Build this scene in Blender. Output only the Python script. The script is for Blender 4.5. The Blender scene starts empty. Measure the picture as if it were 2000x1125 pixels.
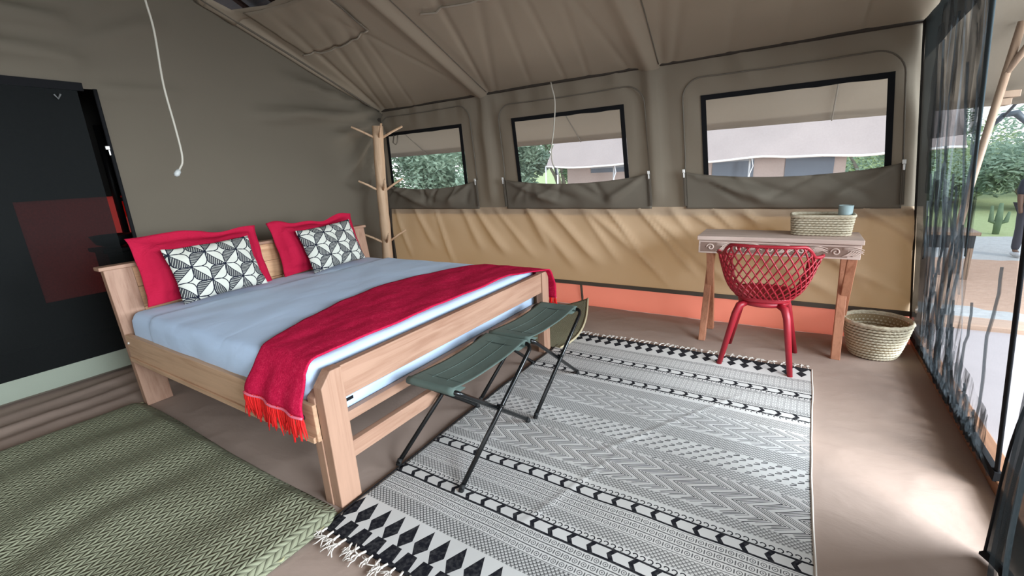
import bpy, math, random
from math import sin, cos, pi, exp, sqrt, atan2, radians
from mathutils import Vector, Matrix, noise
random.seed(4)
SC = bpy.context.scene
COL = SC.collection
S = 0.87                       # metres per building unit
PI = pi

# ------------------------------------------------------------------ camera
cam_d = bpy.data.cameras.new('camera')
cam = bpy.data.objects.new('camera', cam_d)
COL.objects.link(cam)
yaw, pitch, roll = radians(-32.9116), radians(14.8744), radians(-3.1475)
fw = Vector((sin(yaw)*cos(pitch), cos(yaw)*cos(pitch), -sin(pitch)))
r0 = Vector((cos(yaw), -sin(yaw), 0))
u0 = r0.cross(fw)
rt = r0*cos(roll) + u0*sin(roll)
up = -r0*sin(roll) + u0*cos(roll)
mw = Matrix((rt, up, -fw)).transposed().to_4x4()
mw.translation = Vector((0, 0, 1.5*S))
cam.matrix_world = mw
cam_d.sensor_width = 36
cam_d.lens = 36*868.91/2000
cam_d.clip_start = 0.02
cam_d.clip_end = 300
SC.camera = cam

# ------------------------------------------------------------------ world, light, exposure
wd = bpy.data.worlds.new('overcast sky')
SC.world = wd
wd.use_nodes = True
wt = wd.node_tree
wt.nodes.clear()
wo = wt.nodes.new('ShaderNodeOutputWorld')
wb = wt.nodes.new('ShaderNodeBackground')
tc = wt.nodes.new('ShaderNodeTexCoord')
sx = wt.nodes.new('ShaderNodeSeparateXYZ')
cr = wt.nodes.new('ShaderNodeValToRGB')
cr.color_ramp.elements[0].position = 0.0
cr.color_ramp.elements[0].color = (0.93, 0.97, 1.0, 1)
cr.color_ramp.elements[1].position = 0.6
cr.color_ramp.elements[1].color = (0.62, 0.80, 1.0, 1)
wt.links.new(tc.outputs['Generated'], sx.inputs[0])
wt.links.new(sx.outputs['Z'], cr.inputs[0])
wt.links.new(cr.outputs[0], wb.inputs[0])
wb.inputs[1].default_value = 1.0
wt.links.new(wb.outputs[0], wo.inputs[0])

def light(name, kind, loc, direction, energy, color=(1, 1, 1), size=(1, 1), angle=0.1):
    d = bpy.data.lights.new(name, kind)
    o = bpy.data.objects.new(name, d)
    COL.objects.link(o)
    o.location = Vector(loc)*S
    o.rotation_euler = Vector(direction).to_track_quat('-Z', 'Y').to_euler()
    d.energy = energy
    d.color = color
    if kind == 'AREA':
        d.shape = 'RECTANGLE'
        d.size, d.size_y = size[0]*S, size[1]*S
    else:
        d.angle = angle
    return o

light('hazy_sun', 'SUN', (6, -4, 8), (-0.75, 0.35, -0.75), 0.7, (1, 0.96, 0.9), angle=radians(14))
COOL = (0.80, 0.91, 1.0)
light('entrance_daylight', 'AREA', (4.0, 0.5, 2.1), (-1, 0.08, -0.28), 240, COOL, (3.4, 1.7))
light('veranda_daylight', 'AREA', (5.0, 3.6, 1.95), (-1, -0.10, -0.27), 350, COOL, (3.4, 1.7))
light('front_fill', 'AREA', (-1.8, -2.3, 1.65), (0, 1, -0.12), 22, COOL, (5.6, 1.0))  # unseen lamp added behind the camera to brighten the window wall
light('back_skirt_fill', 'AREA', (-2.2, 6.0, 0.1), (0, -1, 0.0), 36, (1, 0.97, 0.92), (6.0, 1.2))  # added lamp low outside, makes the tan skirt and orange strip glow through

SC.view_settings.view_transform = 'Standard'
SC.view_settings.look = 'None'
SC.view_settings.gamma = 1.0
SC.view_settings.use_curve_mapping = False
SC.view_settings.exposure = 1.23
SC.cycles.max_bounces = 12
SC.cycles.diffuse_bounces = 6
SC.cycles.transparent_max_bounces = 24
SC.cycles.sample_clamp_indirect = 6

# ------------------------------------------------------------------ node expressions
class NX:
    def __init__(self, t, s): self.t, self.s = t, s
    def op(self, name, *args):
        n = self.t.nodes.new('ShaderNodeMath')
        n.operation = name
        for i, a in enumerate((self,)+args):
            if isinstance(a, NX): self.t.links.new(a.s, n.inputs[i])
            else: n.inputs[i].default_value = float(a)
        return NX(self.t, n.outputs[0])
    def __add__(s, o): return s.op('ADD', o)
    __radd__ = __add__
    def __sub__(s, o): return s.op('SUBTRACT', o)
    def __rsub__(s, o): return (s*-1)+o
    def __mul__(s, o): return s.op('MULTIPLY', o)
    __rmul__ = __mul__
    def __truediv__(s, o): return s.op('DIVIDE', o)
    def fract(s): return s.op('FRACT')
    def floor(s): return s.op('FLOOR')
    def abs(s): return s.op('ABSOLUTE')
    def sin(s): return s.op('SINE')
    def sqrt(s): return s.op('SQRT')
    def lt(s, o): return s.op('LESS_THAN', o)
    def gt(s, o): return s.op('GREATER_THAN', o)
    def max(s, o): return s.op('MAXIMUM', o)
    def min(s, o): return s.op('MINIMUM', o)
    def between(s, a, b): return s.gt(a)*s.lt(b)
    def tri(s): return ((s.fract()-0.5).abs())*2.0

class Mat:
    def __init__(self, name):
        self.m = bpy.data.materials.new(name)
        self.m.use_nodes = True
        self.t = self.m.node_tree
        self.t.nodes.clear()
        self.out = self.t.nodes.new('ShaderNodeOutputMaterial')
        self._xyz = None
        self._obj = None
    def n(self, k): return self.t.nodes.new(k)
    def l(self, a, b): self.t.links.new(a, b)
    def obj(self):
        if not self._obj:
            tc = self.n('ShaderNodeTexCoord')
            v = self.n('ShaderNodeVectorMath'); v.operation = 'SCALE'
            v.inputs['Scale'].default_value = 1/S
            self.l(tc.outputs['Object'], v.inputs[0])
            self._obj = v.outputs[0]
        return self._obj
    def xyz(self):
        if not self._xyz:
            x = self.n('ShaderNodeSeparateXYZ')
            self.l(self.obj(), x.inputs[0])
            self._xyz = tuple(NX(self.t, x.outputs[i]) for i in range(3))
        return self._xyz
    def uv(self):
        u = self.n('ShaderNodeUVMap')
        x = self.n('ShaderNodeSeparateXYZ')
        self.l(u.outputs[0], x.inputs[0])
        return NX(self.t, x.outputs[0]), NX(self.t, x.outputs[1])
    def noise(self, scale, detail=3, stretch=(1, 1, 1), rough=0.55, dist=0.0):
        mp = self.n('ShaderNodeMapping')
        mp.inputs['Scale'].default_value = stretch
        self.l(self.obj(), mp.inputs[0])
        nz = self.n('ShaderNodeTexNoise')
        nz.inputs['Scale'].default_value = scale
        nz.inputs['Detail'].default_value = detail
        nz.inputs['Roughness'].default_value = rough
        nz.inputs['Distortion'].default_value = dist
        self.l(mp.outputs[0], nz.inputs['Vector'])
        return NX(self.t, nz.outputs[0])
    def mix(self, f, a, b):
        m = self.n('ShaderNodeMix'); m.data_type = 'RGBA'
        ins = [m.inputs[0], m.inputs[6], m.inputs[7]]
        for i, v in zip(ins, (f, a, b)):
            if isinstance(v, NX): self.l(v.s, i)
            elif hasattr(v, 'node'): self.l(v, i)
            elif isinstance(v, (int, float)): i.default_value = v
            else: i.default_value = (*v, 1) if len(v) == 3 else v
        return m.outputs[2]
    def ramp(self, f, stops):
        r = self.n('ShaderNodeValToRGB')
        e = r.color_ramp.elements
        while len(e) < len(stops): e.new(0.5)
        for k, (p, c) in enumerate(stops):
            e[k].position = p; e[k].color = (*c, 1)
        self.l(f.s, r.inputs[0])
        return r.outputs[0]
    def bump(self, h, strength=0.3, dist=0.01):
        b = self.n('ShaderNodeBump')
        b.inputs['Strength'].default_value = strength
        b.inputs['Distance'].default_value = dist
        self.l(h.s, b.inputs['Height'])
        return b.outputs[0]
    def finish(self, color, rough=0.7, bump=None, spec=0.3, metal=0.0, sheen=0.0, trans=0.0, trans_color=None, alpha=None, coat=0.0):
        p = self.n('ShaderNodeBsdfPrincipled')
        if hasattr(color, 'node'): self.l(color, p.inputs['Base Color'])
        else: p.inputs['Base Color'].default_value = (*color, 1)
        if isinstance(rough, NX): self.l(rough.s, p.inputs['Roughness'])
        else: p.inputs['Roughness'].default_value = rough
        p.inputs['Specular IOR Level'].default_value = spec
        p.inputs['Metallic'].default_value = metal
        p.inputs['Sheen Weight'].default_value = sheen
        p.inputs['Coat Weight'].default_value = coat
        if bump: self.l(bump, p.inputs['Normal'])
        o = p.outputs[0]
        if trans:
            tr = self.n('ShaderNodeBsdfTranslucent')
            tcx = trans_color or color
            if hasattr(tcx, 'node'): self.l(tcx, tr.inputs[0])
            else: tr.inputs[0].default_value = (*tcx, 1)
            mx = self.n('ShaderNodeMixShader'); mx.inputs[0].default_value = trans
            self.l(o, mx.inputs[1]); self.l(tr.outputs[0], mx.inputs[2]); o = mx.outputs[0]
        if alpha is not None:
            tp = self.n('ShaderNodeBsdfTransparent')
            mx = self.n('ShaderNodeMixShader')
            if isinstance(alpha, NX): self.l(alpha.s, mx.inputs[0])
            else: mx.inputs[0].default_value = alpha
            self.l(tp.outputs[0], mx.inputs[1]); self.l(o, mx.inputs[2]); o = mx.outputs[0]
        self.l(o, self.out.inputs[0])
        return self.m

def srgb(r, g, b):
    f = lambda c: (c/255/12.92) if c/255 <= 0.04045 else ((c/255+0.055)/1.055)**2.4
    return (f(r), f(g), f(b))
def sc(c, k): return tuple(min(1, x*k) for x in c)

def canvas(name, c, trans=0.12, trans_color=None, k=0.12, fine=0.25, wr=None):
    m = Mat(name)
    blot = m.noise(1.3, 4)
    weave = m.noise(220, 2)
    col = m.mix(blot, sc(c, 1-k), sc(c, 1+k))
    h = weave*0.25
    if wr: h = h + m.noise(wr[0], 4, wr[1], 0.6, 0.4)*wr[2]
    return m.finish(col, 0.85, m.bump(h, fine, 0.01), spec=0.15, trans=trans, trans_color=trans_color)

def plain(name, c, rough=0.5, k=0.08, scale=6, spec=0.4, metal=0, bump=0.0, bscale=60, coat=0.0, trans=0.0):
    m = Mat(name)
    f = m.noise(scale, 4)
    col = m.mix(f, sc(c, 1-k), sc(c, 1+k))
    b = m.bump(m.noise(bscale, 3), bump, 0.005) if bump else None
    return m.finish(col, rough, b, spec=spec, metal=metal, coat=coat, trans=trans)

def wood(name, light_c, dark_c, axis, scale=9, rough=0.55, knots=True):
    m = Mat(name)
    st = [1.0, 1.0, 1.0]; st[axis] = 0.07
    g = m.noise(scale*2.2, 5, tuple(st), 0.6, 1.2)
    st2 = [1.0, 1.0, 1.0]; st2[axis] = 0.02
    f = m.noise(scale*11, 3, tuple(st2), 0.6)
    broad = m.noise(2.2, 2)
    fac = (g*0.75+f*0.25+broad*0.35-0.2)
    col = m.ramp(fac, [(0.28, dark_c), (0.52, light_c), (0.75, sc(light_c, 1.12))])
    if knots:
        v = m.n('ShaderNodeTexVoronoi'); v.inputs['Scale'].default_value = 2.6
        mp = m.n('ShaderNodeMapping')
        s3 = [1.0, 1.0, 1.0]; s3[axis] = 0.55
        mp.inputs['Scale'].default_value = s3
        m.l(m.obj(), mp.inputs[0]); m.l(mp.outputs[0], v.inputs['Vector'])
        kn = NX(m.t, v.outputs['Distance']).lt(0.035)
        col = m.mix(kn*0.75, col, sc(dark_c, 0.45))
    return m.finish(col, rough, m.bump(f*0.4+g*0.6, 0.18, 0.004), spec=0.3)

# ------------------------------------------------------------------ mesh builder
class MB:
    def __init__(self): self.v, self.f, self.u = [], [], None
    def add(self, vs, fs):
        b = len(self.v)
        self.v += [tuple(p) for p in vs]
        self.f += [tuple(b+i for i in q) for q in fs]
        return self
    def box(self, lo, hi, M=None):
        x0, y0, z0 = lo; x1, y1, z1 = hi
        vs = [(x0,y0,z0),(x1,y0,z0),(x1,y1,z0),(x0,y1,z0),(x0,y0,z1),(x1,y0,z1),(x1,y1,z1),(x0,y1,z1)]
        if M is not None: vs = [M @ Vector(p) for p in vs]
        return self.add(vs, [(0,3,2,1),(4,5,6,7),(0,1,5,4),(1,2,6,5),(2,3,7,6),(3,0,4,7)])
    def prism(self, poly, axis, a, b):
        """poly: 2-D outline in the two other axes, pushed from a to b on axis"""
        def pt(p, t):
            if axis == 0: return (t, p[0], p[1])
            if axis == 1: return (p[0], t, p[1])
            return (p[0], p[1], t)
        n = len(poly)
        vs = [pt(p, a) for p in poly]+[pt(p, b) for p in poly]
        fs = [tuple(range(n-1, -1, -1)), tuple(range(n, 2*n))]
        fs += [(i, (i+1) % n, n+(i+1) % n, n+i) for i in range(n)]
        return self.add(vs, fs)
    def tube(self, pts, r, n=8, closed=False, flat=1.0, up=None):
        pts = [Vector(p) for p in pts]
        k = len(pts)
        rr = r if isinstance(r, (list, tuple)) else [r]*k
        vs = []
        prev = None
        for i, p in enumerate(pts):
            if closed: t = pts[(i+1) % k]-pts[i-1]
            else: t = pts[min(i+1, k-1)]-pts[max(i-1, 0)]
            t.normalize()
            if prev is None:
                a = Vector(up) if up else (Vector((0, 0, 1)) if abs(t.z) < 0.9 else Vector((1, 0, 0)))
            else: a = prev
            a = (a-t*a.dot(t))
            if a.length < 1e-6: a = t.orthogonal()
            a.normalize(); prev = a
            b = t.cross(a)
            for j in range(n):
                w = 2*PI*j/n
                vs.append(p+a*(cos(w)*rr[i]*flat)+b*(sin(w)*rr[i]))
        fs = []
        m = k if closed else k-1
        for i in range(m):
            for j in range(n):
                i2 = (i+1) % k
                fs.append((i*n+j, i*n+(j+1) % n, i2*n+(j+1) % n, i2*n+j))
        if not closed:
            fs.append(tuple(range(n-1, -1, -1)))
            fs.append(tuple(range((k-1)*n, k*n)))
        return self.add(vs, fs)
    def grid(self, f, nu, nv, skip=None, closed_u=False):
        vs = [f(i/nu, j/nv) for j in range(nv+1) for i in range(nu+1)]
        fs = []
        for j in range(nv):
            for i in range(nu):
                if skip and skip((i+0.5)/nu, (j+0.5)/nv): continue
                a = j*(nu+1)+i
                fs.append((a, a+1, a+nu+2, a+nu+1))
        return self.add(vs, fs)
    def lathe(self, prof, c=(0, 0, 0), n=32, caps=True):
        vs = []; fs = []
        for (r, z) in prof:
            for j in range(n):
                w = 2*PI*j/n
                vs.append((c[0]+r*cos(w), c[1]+r*sin(w), c[2]+z))
        for i in range(len(prof)-1):
            for j in range(n):
                fs.append((i*n+j, i*n+(j+1) % n, (i+1)*n+(j+1) % n, (i+1)*n+j))
        if caps:
            fs.append(tuple(range(n-1, -1, -1)))
            fs.append(tuple(range((len(prof)-1)*n, len(prof)*n)))
        return self.add(vs, fs)
    def sphere(self, c, r, n=10, m=6):
        rx, ry, rz = r if isinstance(r, tuple) else (r, r, r)
        prof = [(max(sin(PI*i/m), 0.02), -cos(PI*i/m)) for i in range(m+1)]
        vs = []; fs = []
        for (q, z) in prof:
            for j in range(n):
                w = 2*PI*j/n
                vs.append((c[0]+rx*q*cos(w), c[1]+ry*q*sin(w), c[2]+rz*z))
        for i in range(m):
            for j in range(n):
                fs.append((i*n+j, i*n+(j+1) % n, (i+1)*n+(j+1) % n, (i+1)*n+j))
        fs.append(tuple(range(n-1, -1, -1))); fs.append(tuple(range(m*n, (m+1)*n)))
        return self.add(vs, fs)
    def xform(self, M):
        self.v = [tuple(M @ Vector(p)) for p in self.v]
        return self
    def mesh(self, name, mat, off=(0, 0, 0), smooth=False):
        me = bpy.data.meshes.new(name)
        me.from_pydata([((p[0]-off[0])*S, (p[1]-off[1])*S, (p[2]-off[2])*S) for p in self.v], [], self.f)
        if mat: me.materials.append(mat)
        if smooth: me.polygons.foreach_set('use_smooth', [True]*len(me.polygons))
        me.validate()
        me.update()
        return me

LOC = {}
def tag(o, label=None, cat=None, group=None, kind=None):
    if label: o['label'] = label
    if cat: o['category'] = cat
    if group: o['group'] = group
    if kind: o['kind'] = kind
    return o
def thing(name, label, cat, loc=(0, 0, 0), rot=(0, 0, 0), group=None):
    o = bpy.data.objects.new(name, None); COL.objects.link(o)
    o.empty_display_size = 0.1
    o.location = Vector(loc)*S; o.rotation_euler = rot
    LOC[o.name] = Vector(loc)
    return tag(o, label, cat, group)
def part(name, mb, mat, parent, world=True, smooth=False, bevel=0, solid=0, label=None, kind=None, sub=0):
    off = LOC.get(parent.name, Vector()) if world else (0, 0, 0)
    o = bpy.data.objects.new(name, mb.mesh(name, mat, off, smooth)); COL.objects.link(o)
    o.parent = parent
    LOC[o.name] = Vector(off)
    mods(o, bevel, solid, sub)
    return tag(o, label, None, None, kind)
def mods(o, bevel=0, solid=0, sub=0):
    if solid:
        m = o.modifiers.new('thickness', 'SOLIDIFY'); m.thickness = solid*S; m.offset = 0
    if bevel:
        m = o.modifiers.new('soft_edges', 'BEVEL'); m.width = bevel*S; m.segments = 2; m.limit_method = 'ANGLE'
    if sub:
        m = o.modifiers.new('smooth', 'SUBSURF'); m.levels = sub; m.render_levels = sub
def solo(name, mb, mat, label, cat, group=None, kind=None, smooth=False, bevel=0, solid=0, sub=0, origin=None):
    if origin is None:
        xs, ys, zs = zip(*mb.v)
        origin = ((min(xs)+max(xs))/2, (min(ys)+max(ys))/2, min(zs))
    o = bpy.data.objects.new(name, mb.mesh(name, mat, origin, smooth)); COL.objects.link(o)
    o.location = Vector(origin)*S
    LOC[o.name] = Vector(origin)
    mods(o, bevel, solid, sub)
    return tag(o, label, cat, group, kind)
def struct(name, mb, mat, label=None, smooth=False, bevel=0, solid=0):
    o = bpy.data.objects.new(name, mb.mesh(name, mat, (0, 0, 0), smooth)); COL.objects.link(o)
    LOC[o.name] = Vector()
    mods(o, bevel, solid)
    return tag(o, label, None, None, 'structure')
def copy_tree(o, parent=None):
    c = o.copy(); COL.objects.link(c)
    if parent: c.parent = parent
    LOC[c.name] = LOC.get(o.name, Vector())
    for ch in list(o.children): copy_tree(ch, c)
    return c

def nz(x, y=0.0, z=0.0): return noise.noise(Vector((x, y, z)))
def smooth01(a, b, x):
    t = min(1, max(0, (x-a)/(b-a))); return t*t*(3-2*t)
def fold(px, py, line):
    """gaussian crease about a segment: line = (x0,y0,x1,y1,width,depth)"""
    x0, y0, x1, y1, w, d = line
    dx, dy = x1-x0, y1-y0
    L2 = dx*dx+dy*dy
    t = ((px-x0)*dx+(py-y0)*dy)/L2
    if t < -0.1 or t > 1.1: return 0.0
    e = (px-x0)*-dy+(py-y0)*dx
    e = e/sqrt(L2)
    w2 = w*(0.45+0.75*max(0, min(1, t)))
    if abs(e) > 3*w2: return 0.0
    fade = smooth01(-0.1, 0.08, t)*(1-smooth01(0.7, 1.1, t))
    return d*exp(-(e/w2)**2)*fade

# ------------------------------------------------------------------ materials
OLIVE = (0.235, 0.205, 0.160)
M = {}
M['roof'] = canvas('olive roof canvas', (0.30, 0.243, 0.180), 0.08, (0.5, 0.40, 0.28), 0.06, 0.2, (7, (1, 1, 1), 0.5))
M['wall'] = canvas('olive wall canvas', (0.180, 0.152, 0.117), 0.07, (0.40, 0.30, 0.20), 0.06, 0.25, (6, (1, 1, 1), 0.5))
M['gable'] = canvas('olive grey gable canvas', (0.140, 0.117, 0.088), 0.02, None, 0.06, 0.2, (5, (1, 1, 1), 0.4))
M['tan'] = canvas('golden tan canvas', (0.50, 0.365, 0.25), 0.085, (0.85, 0.50, 0.20), 0.08, 0.25, (6, (1, 1, 0.5), 0.6))
M['orange'] = canvas('orange groundsheet', (0.88, 0.27, 0.18), 0.14, (1.0, 0.30, 0.20), 0.06, 0.2, (5, (1, 1, 1), 0.6))
M['seam'] = canvas('olive seam tape', (0.12, 0.10, 0.078), 0.0)
M['archseam'] = canvas('arch seam', (0.14, 0.12, 0.095), 0.0)
M['darkseam'] = canvas('dark brown webbing', (0.05, 0.04, 0.032), 0.0)
M['floor'] = canvas('brown groundsheet', (0.37, 0.275, 0.225), 0.0, None, 0.07, 0.14, (3.4, (1, 1.7, 1), 4.5))
M['lip'] = canvas('pale green sill canvas', (0.33, 0.36, 0.29), 0.0, None, 0.08, 0.3)
M['fly'] = canvas('tan fly sheet', (0.15, 0.12, 0.09), 0.13, (0.45, 0.33, 0.22), 0.04, 0.2, (5, (1, 1, 1), 0.4))
M['black'] = canvas('black tape', (0.008, 0.008, 0.009), 0.0)
M['zip'] = plain('pale zip metal', (0.75, 0.72, 0.68), 0.35, metal=0.6)
def netmat(name, c, a):
    m = Mat(name)
    w = m.noise(90, 2)
    return m.finish(c, 0.8, None, spec=0.1, alpha=w*0.12+(a-0.06))
M['net'] = netmat('black mosquito net', (0.10, 0.115, 0.125), 0.26)
M['net_dense'] = netmat('gathered mosquito net', (0.04, 0.05, 0.056), 0.60)
M['net_band'] = netmat('doubled net border', (0.045, 0.06, 0.066), 0.90)
def streaknet(name, c, lo, hi, sy, lean):
    m = Mat(name)
    x, y, z = m.xyz()
    mp = m.n('ShaderNodeCombineXYZ')
    yy = (y+z*lean)*sy; zz_ = z*2.2
    m.l(yy.s, mp.inputs[0]); m.l(zz_.s, mp.inputs[1])
    q = m.n('ShaderNodeTexNoise'); q.inputs['Scale'].default_value = 1.0; q.inputs['Detail'].default_value = 4; q.inputs['Distortion'].default_value = 0.6
    m.l(mp.outputs[0], q.inputs['Vector'])
    f = ((NX(m.t, q.outputs[0])-lo)*(1/(hi-lo))).max(0.0).min(1.0)
    return m.finish(c, 0.85, None, spec=0.1, alpha=f*0.85+0.06)
M['net_streak'] = streaknet('bunched net low', (0.05, 0.062, 0.07), 0.42, 0.66, 22.0, 0.25)
M['net_streak2'] = streaknet('bunched net high', (0.03, 0.036, 0.04), 0.34, 0.66, 9.0, 0.12)
M['net_fine'] = netmat('window net', (0.5, 0.5, 0.5), 0.07)
M['door_net'] = netmat('dark doorway net', (0.010, 0.011, 0.011), 0.86)

# ------------------------------------------------------------------ setting
YW, XL, ZE = 4.47, -4.87, 2.34      # window wall, gable wall, eave
YR, ZR = 1.43, 3.605                # ridge
YF = -1.61                          # wall behind the camera
def xr(z): return 0.88-0.1*z        # net wall leans

# floor with soft wrinkles and ridges along the gable wall
def floor_z(x, y):
    z = 0.0
    if x < -3.7:
        for c, w, h in ((-4.12, 0.07, 0.02), (-4.36, 0.06, 0.028), (-4.62, 0.06, 0.03)):
            cc = c+0.05*nz(y*1.5, c)
            z += h*exp(-((x-cc)/w)**2)*(0.6+0.5*nz(y*1.2, c*3))
    return z
def floor_f(u, v):
    x = -4.95+u*5.90; y = -1.7+v*6.2
    w = 0.002*nz(x*3, y*3)
    r = 1-abs(nz(x*1.6+y*1.2, y*2.6-x*0.8, 3))*2
    w += 0.0032*max(0, r)**5+0.002*max(0, 1-abs(nz(x*2.6-y*1.1, y*3.4+x*1.4, 8))*2)**6
    return (x, y, floor_z(x, y)+w-0.003)
floor = struct('floor', MB().grid(floor_f, 260, 260), M['floor'], 'brown groundsheet floor of the tent', smooth=True)

# the window wall's cloth is pulled askew towards the net wall
def skew(p):
    x, y, z = p
    return (x+0.092*smooth01(-4.4, -2.4, x)*(2.05-z), y, z)
def SK_(mb):
    mb.v = [skew(p) for p in mb.v]
    return mb
# window wall with three openings ------------------------------------------------
WIN = [(-4.77, -3.48, 2.06), (-2.78, -1.50, 2.05), (-0.81, 0.51, 2.04)]   # x0, x1, top
ARCH = [(-4.86, -3.33, 2.26), (-2.95, -1.29, 2.20), (-0.97, 0.575, 2.19)]
ZB = 1.28
def axis_lines(a, b, step, marks):
    pts = sorted(set([a, b]+marks))
    out = []
    for p, q in zip(pts, pts[1:]):
        n = max(1, int(round((q-p)/step)))
        out += [p+(q-p)*i/n for i in range(n)]
    return out+[b]
def back_dy(x, z):
    """towards the room is negative y"""
    d = 0.0
    for xc in (-3.14, -1.24):                       # canvas runs over the upright poles
        d -= 0.05*exp(-((x-xc)/0.055)**2)*smooth01(1.05, 1.25, z)
        for k in (-1, 1):
            d += fold(x, z, (xc+0.09*k, 2.3, xc+0.16*k, 1.2, 0.05, 0.018))
    d += 0.014*nz(x*2.2, z*1.3, 3)+0.020*nz(x*7+z*2, z*1.6, 9)*smooth01(1.2, 2.2, z)
    d += 0.012*sin(x*17+2*nz(x*3, z))*smooth01(1.9, 2.3, z)
    near = 1.0
    for (x0, x1, zt) in WIN:
        e = max(x0-x, x-x1, z-zt, ZB-z)
        near = min(near, smooth01(0.0, 0.1, e))
    return d*near
xs = axis_lines(-4.9, 0.72, 0.045, [w[0] for w in WIN]+[w[1] for w in WIN])
zs = axis_lines(0.0, ZE+0.02, 0.05, [ZB]+[w[2] for w in WIN])
mb = MB()
vs = [(x, YW+back_dy(x, z), z) for z in zs for x in xs]
fs = []
for j in range(len(zs)-1):
    for i in range(len(xs)-1):
        xc, zc = (xs[i]+xs[i+1])/2, (zs[j]+zs[j+1])/2
        if any(w[0] < xc < w[1] and ZB < zc < w[2] for w in WIN): continue
        if xc > 0.70 or zc < 1.0: continue
        a = j*len(xs)+i
        fs.append((a, a+1, a+1+len(xs), a+len(xs)))
mb.add(vs, fs)
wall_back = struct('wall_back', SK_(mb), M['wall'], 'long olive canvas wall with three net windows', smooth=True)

# tan lower skirt with slanting folds
SK = [( -4.7+0.33*i+0.12*random.uniform(-1, 1), 1.1, -4.7+0.33*i+0.12+random.uniform(0.2, 0.55)*(0.3+i/14), random.uniform(0.25, 0.6),
        random.uniform(0.025, 0.055), -random.uniform(0.025, 0.055)) for i in range(17)]
SK += [(-1.3, 1.0, -0.6, 0.35, 0.06, -0.05), (-0.9, 1.0, 0.3, 0.28, 0.05, -0.05), (-0.55, 1.05, 0.7, 0.35, 0.045, -0.045), (-2.0, 1.08, -1.2, 0.4, 0.06, -0.04), (-2.7, 1.08, -2.1, 0.35, 0.06, -0.04)]
def skirt(u, v):
    x = -4.88+u*5.585; z = 0.235+v*(1.075-0.235)
    d = -0.025-0.012*nz(x*2.5, z*2)
    d += sum(fold(x, z, q) for q in SK)
    d -= 0.006*sin(x*21+z*6+2.5*nz(x*2, z*2))*smooth01(0.3, 1.0, v)
    return (x, YW+d*(0.35+0.65*sin(PI*min(1, max(0, v)))**0.5), z)
class SKB(MB):
    def mesh(self, *a, **k):
        self.v = [skew(p) for p in self.v]
        return MB.mesh(self, *a, **k)
part('lower_skirt', SKB().grid(skirt, 190, 40), M['tan'], wall_back, smooth=True, label='golden tan lower canvas below the windows')
part('hem_band', SKB().box((-4.88, YW-0.038, 0.222), (0.70, YW-0.028, 0.262)), M['seam'], wall_back)
def splash(u, v):
    x = -4.88+u*5.57; z = 0.0+v*0.245
    return (x, YW-0.012+0.012*nz(x*3, z*3)-0.05*(1-v)**3, z)
part('splash_panel', SKB().grid(splash, 120, 6), M['orange'], wall_back, smooth=True, label='orange strip along the floor')
for xx in (-2.12, 0.48):
    part('strip_seam', SKB().box((xx-0.008, YW-0.05, 0.02), (xx+0.008, YW-0.024, 0.232)), M['seam'], wall_back)
mb = SKB()
mb.tube([(-4.9+5.6*i/40, YW-0.012+0.004*nz(i*0.7), ZE+0.005+0.006*nz(i*0.5, 3)) for i in range(41)], 0.016, 6)
part('eave_binding', mb, M['darkseam'], wall_back, smooth=True, label='dark brown binding along the eave')

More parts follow.
